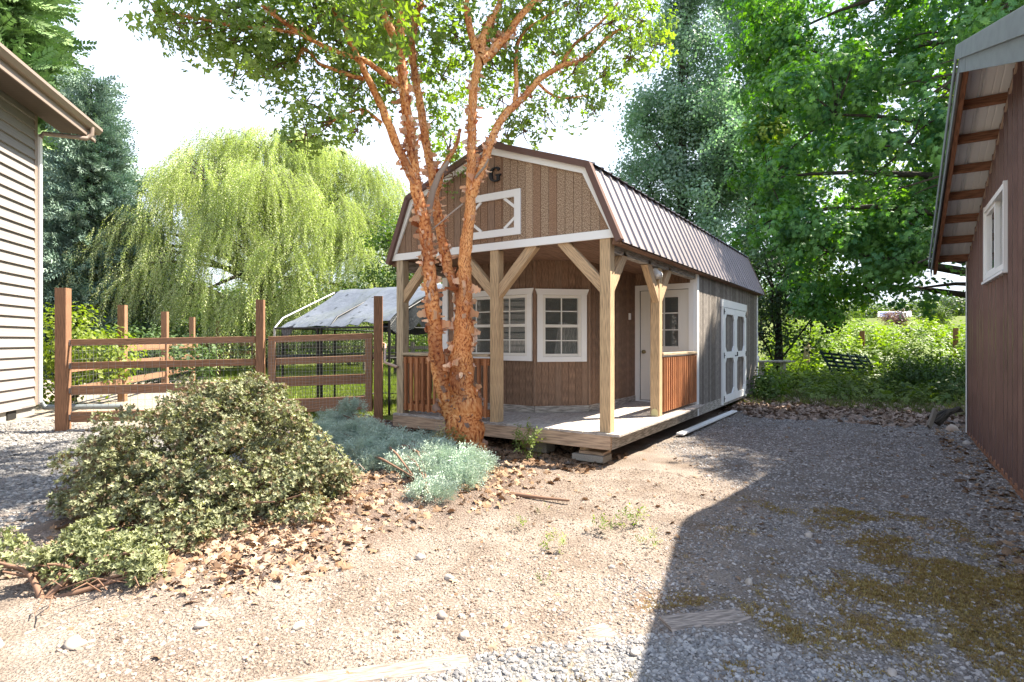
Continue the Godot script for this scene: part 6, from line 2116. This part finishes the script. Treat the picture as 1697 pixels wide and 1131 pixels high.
func back_corner() -> void:
	var low := []
	for k in 95:
		var z := rng.randf_range(-16.5, -12.6)
		var x := rng.randf_range(-2.9, 0.0) + (-z - 12.5) * 0.25 + rng.randf() * 1.6
		var h := lerpf(0.08, 0.36, (-z - 12.6) / 4.0) * rng.randf_range(0.6, 1.3)
		low.append([Vector3(x, 0.1 + h * 0.4, z), Vector3(0.35, h, 0.35)])
	fill(self, "undergrowth", "bramble", M.leaf, low, 120.0, Color(0.10, 0.155, 0.05), Color(0.22, 0.28, 0.09), 0.7, 0.8, 0.7, 0.5)
	var br := []
	for k in 190:
		var z := rng.randf_range(-33.0, -15.6)
		var d := -z * 1.05
		var x := d * rng.randf_range(-0.13, 0.17)
		var h := clampf((-z - 14.5) / 8.0, 0.3, 1.0) * 1.75 * rng.randf_range(0.7, 1.1)
		if z > -18.5:
			h *= 0.55
		br.append([Vector3(x, h * 0.45, z), Vector3(0.85, h * 0.55, 0.7)])
	fill(self, "brambles", "bramble", M.leaf, br, 115.0, Color(0.15, 0.235, 0.05), Color(0.31, 0.39, 0.09), 1.1, 0.7, 0.8, 0.35)
	var tall := []
	for k in 40:
		var z := rng.randf_range(-16.2, -13.4)
		tall.append([Vector3(rng.randf_range(0.2, 1.8), 0.25 + rng.randf() * 0.4 * (-z - 13.0) / 3.0, z), Vector3(0.4, 0.4, 0.4)])
	fill(self, "nettles", "weed", M.leaf, tall, 240.0, Color(0.06, 0.11, 0.04), Color(0.10, 0.16, 0.06), 1.7, 0.9, 0.5, 0.5)
	# posts
	for e in [[Vector3(-0.61, 0, -20.55), 1.58, 0.14, 0.0, "upright brown field post left of centre in the brambles"], [Vector3(1.73, 0, -21.5), 1.66, 0.13, 0.02, "brown field post in the brambles close to the shed corner"], [Vector3(-2.0, 0, -18.9), 1.12, 0.16, 0.05, "short thick weathered post beside the laurel, with a board leaning on it"]]:
		var mb := MB.new()
		mb.beam(e[0] - Vector3.UP * 0.1, e[0] + Vector3(e[3], e[1], 0), e[2], e[2], Vector3.BACK, 0.01)
		if e[1] < 1.3:
			mb.beam(e[0] + Vector3(0.16, -0.05, 0.1), e[0] + Vector3(0.03, 0.95, 0.09), 0.10, 0.03, Vector3.BACK, 0.003)
			mb.tube([e[0] + Vector3(e[3], 1.12, 0), e[0] + Vector3(e[3], 1.25, 0)], [0.06, 0.05], 8)
		solo("field_post", mb, M.post_b if e[1] < 1.3 else M.purlin, e[4], "post", "", e[0])
	# old bench
	var b0 := Vector3(-2.75, 0.0, -16.6)
	var t := thing("plank_bench", "weathered pale plank bench just beyond the cabin's back corner", "bench", b0)
	var xx := Vector3(0.75, 0, -0.66)
	for k in 2:
		var mb := MB.new()
		var o := Vector3(0.66, 0, 0.75) * (k * 0.17)
		mb.beam(b0 - xx * 0.5 + o + Vector3(0, 0.72, 0), b0 + xx * 0.75 + o + Vector3(0, 0.72, 0), 0.15, 0.045, Vector3.UP, 0.004)
		part("plank", mb, M.grey_wood if k else M.white, t)
	for q in [-0.12, 0.5]:
		var mb := MB.new()
		mb.beam(b0 + xx * q + Vector3(0.05, 0, 0.06), b0 + xx * q + Vector3(0.05, 0.695, 0.06), 0.13, 0.09, xx, 0.004)
		part("leg", mb, M.grey_wood, t)
	var jar := MB.new()
	jar.tube([b0 - xx * 0.2 + Vector3(0, 0.745, 0), b0 - xx * 0.2 + Vector3(0, 0.86, 0), b0 - xx * 0.2 + Vector3(0, 0.87, 0)], [0.045, 0.045, 0.03], 10)
	solo("jar", jar, M.white, "small pale jar standing on the plank bench", "jar", "", b0 - xx * 0.2 + Vector3(0, 0.745, 0))
	var pi := MB.new()
	pi.tube([Vector3(-3.1, 0.30, -15.9), Vector3(-2.55, 0.28, -16.2), Vector3(-2.36, 0.27, -16.3), Vector3(-2.24, 0.22, -16.35), Vector3(-2.20, 0.10, -16.37), Vector3(-2.22, 0.0, -16.36)], [0.032, 0.032, 0.032, 0.032, 0.032, 0.032], 10)
	solo("bent_pipe", pi, M.white, "white bent pipe lying below the plank bench", "pipe", "", Vector3(-2.6, 0.2, -16.2))
	# junk heap
	var pl := thing("pallet", "dark plastic pallet tipped up in the undergrowth", "pallet", Vector3(-0.62, 0.5, -16.9))
	var px := Vector3(0.78, -0.10, -0.60).normalized()
	var py := Vector3(0.35, 0.35, -0.85).normalized()
	var pn := px.cross(py).normalized()
	py = pn.cross(px)
	for k in 6:
		var mb := MB.new()
		var a := Vector3(-1.15, 0.45, -16.5) + py * (k * 0.15)
		mb.beam(a, a + px * 1.25, 0.05, 0.05, pn, 0.004)
		part("slat", mb, M.dull_black, pl)
	for k in 6:
		var mb := MB.new()
		var a := Vector3(-1.15, 0.45, -16.5) + px * (k * 0.25) + pn * 0.04
		mb.beam(a - py * 0.03, a + py * 0.8, 0.05, 0.03, pn, 0.004)
		part("slat", mb, M.dull_black, pl)
	var gs := MB.new()
	gs.beam(Vector3(-1.05, 0.04, -15.6), Vector3(-0.55, 0.42, -15.9), 0.30, 0.02, Vector3(-0.5, 0.7, 0.4), 0.003)
	solo("metal_sheet", gs, M.zinc, "grey metal sheet leaning under the tipped pallet", "metal sheet", "", Vector3(-0.8, 0.2, -15.7))
	var sp := MB.new()
	sp.tube([Vector3(-0.35, 0.14, -12.9), Vector3(-0.1, 0.16, -12.6), Vector3(0.02, 0.1, -12.1)], [0.012, 0.012, 0.01], 6)
	solo("stick", sp, M.dead_twig, "thin pale stick on the leaf litter below the pallet", "stick", "", Vector3(-0.1, 0.1, -12.6))
	# broken wood by the shed corner
	var wood := [[Vector3(0.62, 0.06, -10.35), Vector3(0.90, 0.30, -10.45), 0.06, "brown broken branch leaning at the shed's far corner"], [Vector3(0.55, 0.10, -10.6), Vector3(0.95, 0.24, -10.75), 0.05, "second broken branch lying behind the first at the shed corner"]]
	for w in wood:
		var mb := MB.new()
		mb.tube([w[0], w[0].lerp(w[1], 0.5) + Vector3(0, 0.04, 0), w[1]], [w[2], w[2] * 0.8, w[2] * 0.5], 8, 0.15)
		solo("branch", mb, M.bark, w[3], "branch", "", w[0])
	rock(Vector3(0.80, 0.0, -10.15), 0.10, Color(0.42, 0.34, 0.28), "tan stone beside the broken branches at the shed's far corner")
	rock(Vector3(0.84, 0.0, -8.95), 0.055, Color(0.40, 0.36, 0.32), "round pale stone against the foot of the shed wall")
	var bark := MB.new()
	bark.beam(Vector3(0.52, 0.02, -10.15), Vector3(0.6, 0.26, -10.3), 0.14, 0.03, Vector3(1, 0, 0.3), 0.004)
	solo("split_log", bark, M.old_fence, "pale split log standing left of the branches at the shed corner", "log", "", Vector3(0.55, 0, -10.2))
	# weeds growing at the cabin's back corner
	var wf := thing("weeds", "leafy weeds growing against the cabin below the double doors' far side", "weeds", Vector3(-2.25, 0, -12.9))
	fill(wf, "foliage", "ovate", M.leaf, [[Vector3(-2.1, 0.30, -12.6), Vector3(0.22, 0.32, 0.35)], [Vector3(-2.0, 0.20, -13.2), Vector3(0.3, 0.25, 0.4)], [Vector3(-1.9, 0.12, -12.2), Vector3(0.25, 0.14, 0.35)]], 460.0, Color(0.06, 0.12, 0.025), Color(0.14, 0.21, 0.05), 0.65, 0.8, 0.6, 0.5)


func rock(at: Vector3, s: float, c: Color, label: String, group := "", called := "stone") -> void:
	var mb := MB.new()
	var spin := Basis(Vector3.UP, rng.randf() * TAU)
	var sq := Vector3(s, s * rng.randf_range(0.5, 0.75), s * rng.randf_range(0.65, 0.9))
	var shift := rng.randf() * 50.0
	var low := Vector3(at.x, height(at.x, at.z) + s * 0.18, at.z)
	var point := func(i: int, j: int) -> Vector3:
		var a := TAU * (i % 10) / 10.0
		var e := PI * (j / 6.0 - 0.5)
		var d := Vector3(cos(a) * cos(e), sin(e), sin(a) * cos(e))
		var q := 1.0 + 0.55 * field.get_noise_3d(d.x * 9.0 + shift, d.y * 9.0, d.z * 9.0)
		return low + spin * (d * q * sq)
	mb.col = c
	for i in 10:
		for j in 6:
			mb.quad(point.call(i, j), point.call(i, j + 1), point.call(i + 1, j + 1), point.call(i + 1, j))
	smooth(mb)
	solo(called, mb, M.stone, label, "stone", group, at)


func strewn(called: String, meshes: Array, material: Material, count: int, where: Callable, ca: Color, cb: Color, s0: float, s1: float, lift := 0.0, tilt := 0.25, flat := 1.0) -> void:
	var xf := []
	var cl := []
	for m in meshes:
		xf.append([])
		cl.append(PackedColorArray())
	for k in count:
		var p: Variant = where.call()
		if p == null:
			continue
		var q: Vector3 = p
		var s := lerpf(s0, s1, pow(rng.randf(), 2.2))
		var j := rng.randi() % meshes.size()
		var b := orient(Vector3.UP + rdir() * tilt, rng.randf() * TAU, s)
		b.y *= flat
		xf[j].append(Transform3D(b, Vector3(q.x, height(q.x, q.z) + lift * s + q.y, q.z)))
		cl[j].append(tint(ca, cb, 0.18))
	for j in meshes.size():
		if xf[j].size():
			var o := scatter(called, meshes[j], material, xf[j], cl[j], self)


func area(x0: float, x1: float, z0: float, z1: float, gate = null) -> Callable:
	return func() -> Variant:
		var p := Vector3(rng.randf_range(x0, x1), 0, rng.randf_range(z0, z1))
		if gate != null and rng.randf() > (gate.call(p) as float):
			return null
		return p


func ground_cover() -> void:
	var G0 := Color(0.115, 0.102, 0.096)
	var G1 := Color(0.38, 0.345, 0.32)
	var drive := func(p: Vector3) -> float:
		if rng.randf() < moss_amount(p.x, p.z) * 0.8:
			return 0.0
		return clampf((p.x + 1.15 + field.get_noise_2d(p.x * 9.0, p.z * 9.0) * 0.6) / 0.9, 0.0, 1.0) if p.z > -5.2 else clampf((p.x + lerpf(1.3, 2.5, clampf((-5.2 - p.z) / 1.6, 0.0, 1.0))) / 0.4, 0.0, 1.0)
	strewn("gravel", M.pebbles, M.stone, 60000, area(-2.4, 0.93, -5.2, -1.2, drive), G0, G1, 0.005, 0.0145, 0.1, 0.5, 0.8)
	strewn("gravel", M.pebbles, M.stone, 34000, area(-2.45, 0.93, -11.3, -5.2, drive), G0, Color(0.40, 0.37, 0.35), 0.007, 0.018, 0.1, 0.5, 0.8)
	# pale gravel on this side of the timbers
	var near := func(p: Vector3) -> float: return 1.0 if before_timbers(p.x, p.z) > 0.02 else 0.0
	strewn("pale_gravel", M.pebbles, M.stone, 16000, area(-2.2, 0.2, -2.6, -0.9, near), Color(0.14, 0.135, 0.135), Color(0.36, 0.34, 0.32), 0.006, 0.018, 0.1, 0.5, 0.85)
	# pebbles in the dirt
	var dirt := func(p: Vector3) -> float: return 1.0 if before_timbers(p.x, p.z) < 0.0 and p.x < -0.8 else 0.0
	strewn("pebbles", M.pebbles, M.stone, 20000, area(-4.6, -0.8, -5.4, -1.0, dirt), Color(0.22, 0.17, 0.135), Color(0.36, 0.295, 0.245), 0.003, 0.011, 0.0, 0.4, 0.7)
	var stony := func(p: Vector3) -> float: return (1.0 if before_timbers(p.x, p.z) < 0.0 else 0.0) * clampf(1.2 - absf(before_timbers(p.x, p.z) + 0.35) * 1.3, 0.0, 1.0)
	strewn("pebbles", M.pebbles, M.stone, 3400, area(-3.2, -0.9, -3.2, -0.9, stony), Color(0.24, 0.185, 0.145), Color(0.40, 0.335, 0.28), 0.006, 0.019, 0.05, 0.4, 0.75)
	strewn("soil_crumbs", M.pebbles, M.stone, 44000, area(-4.6, -0.8, -5.4, -1.0, dirt), Color(0.13, 0.092, 0.068), Color(0.33, 0.255, 0.20), 0.002, 0.011, 0.1, 0.5, 0.8)
	# path beside the house
	strewn("path_gravel", M.pebbles, M.stone, 15000, area(-11.5, -4.9, -3.6, -0.9), Color(0.12, 0.115, 0.11), Color(0.33, 0.31, 0.29), 0.010, 0.034, 0.1, 0.5, 0.75)
	# dead leaves
	var L0 := Color(0.22, 0.13, 0.075)
	var L1 := Color(0.42, 0.30, 0.20)
	var in_bed := func(p: Vector3) -> float: return bed(p.x, p.z)
	strewn("leaf_litter", M.twig_dry, M.litter, 9500, area(-6.9, -2.4, -6.0, -1.2, in_bed), L0, L1, 0.4, 1.0, 0.0, 0.9)
	var fringe := func(p: Vector3) -> float: return clampf(1.0 - Vector2((p.x + 3.2) / 0.75, (p.z + 2.0) / 0.7).length(), 0.0, 1.0)
	strewn("leaf_litter", M.twig_dry, M.litter, 7000, area(-4.1, -2.4, -2.9, -1.1, fringe), L0, Color(0.42, 0.31, 0.23), 0.4, 0.95, 0.0, 0.9)
	strewn("leaf_litter", M.twig_dry, M.litter, 150, area(-4.4, -0.9, -4.8, -1.0), L0, L1, 0.3, 0.8, 0.0, 0.7)
	strewn("leaf_litter", M.twig_dry, M.litter, 1500, area(-5.6, -2.4, -6.0, -4.9), Color(0.13, 0.08, 0.05), Color(0.26, 0.17, 0.11), 0.7, 1.3, 0.0, 0.9)
	strewn("leaf_litter", M.twig_dry, M.litter, 11000, area(-2.5, 1.4, -15.0, -10.2, func(p: Vector3) -> float: return clampf((-10.2 - p.z + field.get_noise_2d(p.x * 9.0, p.z * 9.0)) / 0.8, 0.05, 1.0)), Color(0.14, 0.095, 0.07), Color(0.34, 0.26, 0.21), 0.8, 1.6, 0.0, 0.9)
	strewn("leaf_litter", M.twig_dry, M.litter, 500, area(-2.3, 0.9, -10.2, -3.0), Color(0.13, 0.08, 0.05), Color(0.25, 0.17, 0.11), 0.3, 0.7, 0.0, 0.6)
	strewn("leaf_litter", M.twig_dry, M.litter, 500, area(0.55, 0.93, -10.6, -4.0), Color(0.13, 0.08, 0.05), Color(0.25, 0.17, 0.11), 0.4, 0.9, 0.0, 0.6)
	# lawn behind the fence
	var lawn := func(p: Vector3) -> float: return clampf((0.50 * p.x - 0.6 - p.z) / 0.9, 0.0, 1.0) if past_fence(p.x, p.z) > 0.2 else 0.0
	strewn("lawn_grass", M.twig_grass, M.leaf, 9000, area(-13.5, -5.6, -13.5, -5.5, lawn), Color(0.14, 0.19, 0.035), Color(0.24, 0.28, 0.06), 0.7, 1.2, 0.0, 0.4)
	strewn("lawn_grass", M.twig_grass, M.leaf, 9000, area(-24.0, -8.0, -20.0, -9.0, lawn), Color(0.15, 0.20, 0.04), Color(0.26, 0.30, 0.07), 1.2, 2.0, 0.0, 0.4)
	strewn("rough_grass", M.twig_grass, M.leaf, 2200, area(-3.0, 1.2, -14.5, -11.6), Color(0.08, 0.12, 0.04), Color(0.20, 0.20, 0.09), 0.7, 1.6, 0.0, 0.5)
	# moss on the gravel
	var mossy := func(p: Vector3) -> float:
		return pow(moss_amount(p.x, p.z), 1.4)
	strewn("moss", M.twig_moss, M.leaf_shrub, 90000, area(-1.0, 0.92, -5.1, -1.6, mossy), Color(0.22, 0.125, 0.045), Color(0.37, 0.29, 0.105), 0.5, 1.3, 0.0, 0.4)


func small_things() -> void:
	# old landscape timbers sunk in the ground
	var tim := [[Vector3(-2.35, 0.0, -0.79), Vector3(-1.395, 0.0, -1.80), 0.12, "long half buried timber at the left of the foreground"], [Vector3(-1.365, 0.004, -1.835), Vector3(-1.02, 0.0, -2.345), 0.13, "short half buried timber, the middle of the foreground row"], [Vector3(-0.84, 0.0, -2.54), Vector3(-0.55, -0.004, -2.84), 0.13, "split buried timber end showing in the shaded gravel"]]
	for t in tim:
		var mb := MB.new()
		mb.beam(t[0] - Vector3.UP * 0.064, t[1] - Vector3.UP * 0.062, t[2], 0.11, Vector3.UP, 0.012, Vector2(rng.randf() * 3.0, rng.randf() * 3.0))
		solo("timber", mb, M.timber, t[3], "timber", "", t[0].lerp(t[1], 0.5))
	var mb := MB.new()
	mb.beam(Vector3(-2.28, 0.035, -7.50), Vector3(-2.24, 0.03, -10.55), 0.10, 0.025, Vector3.UP, 0.003)
	solo("trim_board", mb, M.white, "long white trim board lying on the gravel beside the cabin", "board", "", Vector3(-2.26, 0.03, -9.0))
	mb = MB.new()
	mb.tube([Vector3(-2.64, 0.03, -3.75), Vector3(-2.45, 0.045, -3.80), Vector3(-2.25, 0.03, -3.88), Vector3(-2.07, 0.02, -3.96)], [0.014, 0.016, 0.013, 0.009], 8, 0.1)
	solo("stick", mb, M.twig, "brown stick lying on the bare dirt before the porch", "stick", "", Vector3(-2.35, 0.03, -3.85))
	for b in [[Vector3(-2.62, 0.035, -5.52), Vector3(0.36, 0.07, 0.22), "concrete pad under the front corner of the cabin"], [Vector3(-2.60, 0.085, -5.56), Vector3(0.28, 0.03, 0.2), "wood shim on the concrete pad at the cabin's front corner"], [Vector3(-3.33, 0.08, -5.66), Vector3(0.26, 0.16, 0.2), "concrete block under the middle of the porch"]]:
		mb = MB.new()
		var s: Vector3 = b[1]
		mb.beam(b[0] - Vector3(s.x / 2.0, 0, 0), b[0] + Vector3(s.x / 2.0, 0, 0), s.z, s.y, Vector3.UP, 0.006)
		solo("foundation_block" if s.y > 0.05 else "shim", mb, M.concrete if s.y > 0.05 else M.rim, b[2], "block", "", b[0])
	# weeds in the dirt
	var spots := [[Vector3(-3.22, 0, -5.22), 1.5, "green weed growing right before the porch rim"], [Vector3(-1.66, 0, -3.03), 1.0, "bright weed tuft in the middle of the dirt"], [Vector3(-1.47, 0, -3.72), 1.1, "spreading weed near the shadow's edge"], [Vector3(-1.56, 0, -3.45), 0.9, "weed tuft just before the spreading weed"], [Vector3(-2.05, 0, -3.20), 0.7, "small yellow green weed left of the bright tuft"], [Vector3(-1.50, 0, -2.58), 0.6, "tiny weed nearest to the timbers"], [Vector3(-1.22, 0, -3.45), 0.8, "weed tuft closest to the shaded gravel"], [Vector3(-2.10, 0, -3.62), 0.6, "tiny weed beside the stick"]]
	for e in spots:
		var p: Vector3 = e[0]
		p.y = height(p.x, p.z)
		var w := thing("weed", e[2], "weed", p, "weeds in the bare dirt")
		var s: float = e[1]
		var tall := 0.5 if s > 1.3 else 0.22
		fill(w, "foliage", "weed", M.leaf, [[p + Vector3(0, 0.05 * s + (0.08 if s > 1.3 else 0.0), 0), Vector3(0.10 * s, tall * 0.28 * s, 0.10 * s)]], 1700.0, Color(0.18, 0.24, 0.06), Color(0.33, 0.38, 0.14), 0.55 * s, 0.8, 0.5, 0.6)
	var tips := MB.new()
	# larger stones one can pick out in the foreground
	var st := [[-2.86, -0.98, 0.045, "large pale stone under the low azalea, left foreground"], [-3.12, -0.78, 0.05, "flat pale stone at the far left foreground"], [-1.52, -1.93, 0.028, "round pale stone in front of the gap between the timbers"], [-1.42, -2.10, 0.022, "dark upright stone behind the short timber"], [-1.72, -2.02, 0.03, "pale stone left of the dark upright stone"], [-1.95, -2.35, 0.03, "oval pale stone in the middle of the foreground dirt"], [-0.60, -3.18, 0.032, "tan oval stone in the shaded gravel"], [-0.52, -2.10, 0.022, "tan pebble alone in the shade at bottom centre"], [-0.42, -4.20, 0.03, "pale flat stone in the shade near the shadow's far tip"], [0.02, -2.62, 0.022, "light pebble beside the moss"], [-0.85, -2.2, 0.024, "light stone near the split timber"], [-1.3, -3.0, 0.02, "pale pebble between the weeds and the shadow"], [-2.3, -2.5, 0.03, "pale stone at the edge of the dead leaves"], [-2.2, -1.6, 0.034, "flat whitish stone by the long timber"], [-2.55, -1.35, 0.028, "tan stone left of the flat whitish one"]]
	for e in st:
		rock(Vector3(e[0], 0, e[1]), e[2], tint(Color(0.30, 0.25, 0.21), Color(0.42, 0.37, 0.32)), e[3], "larger stones on the dirt")
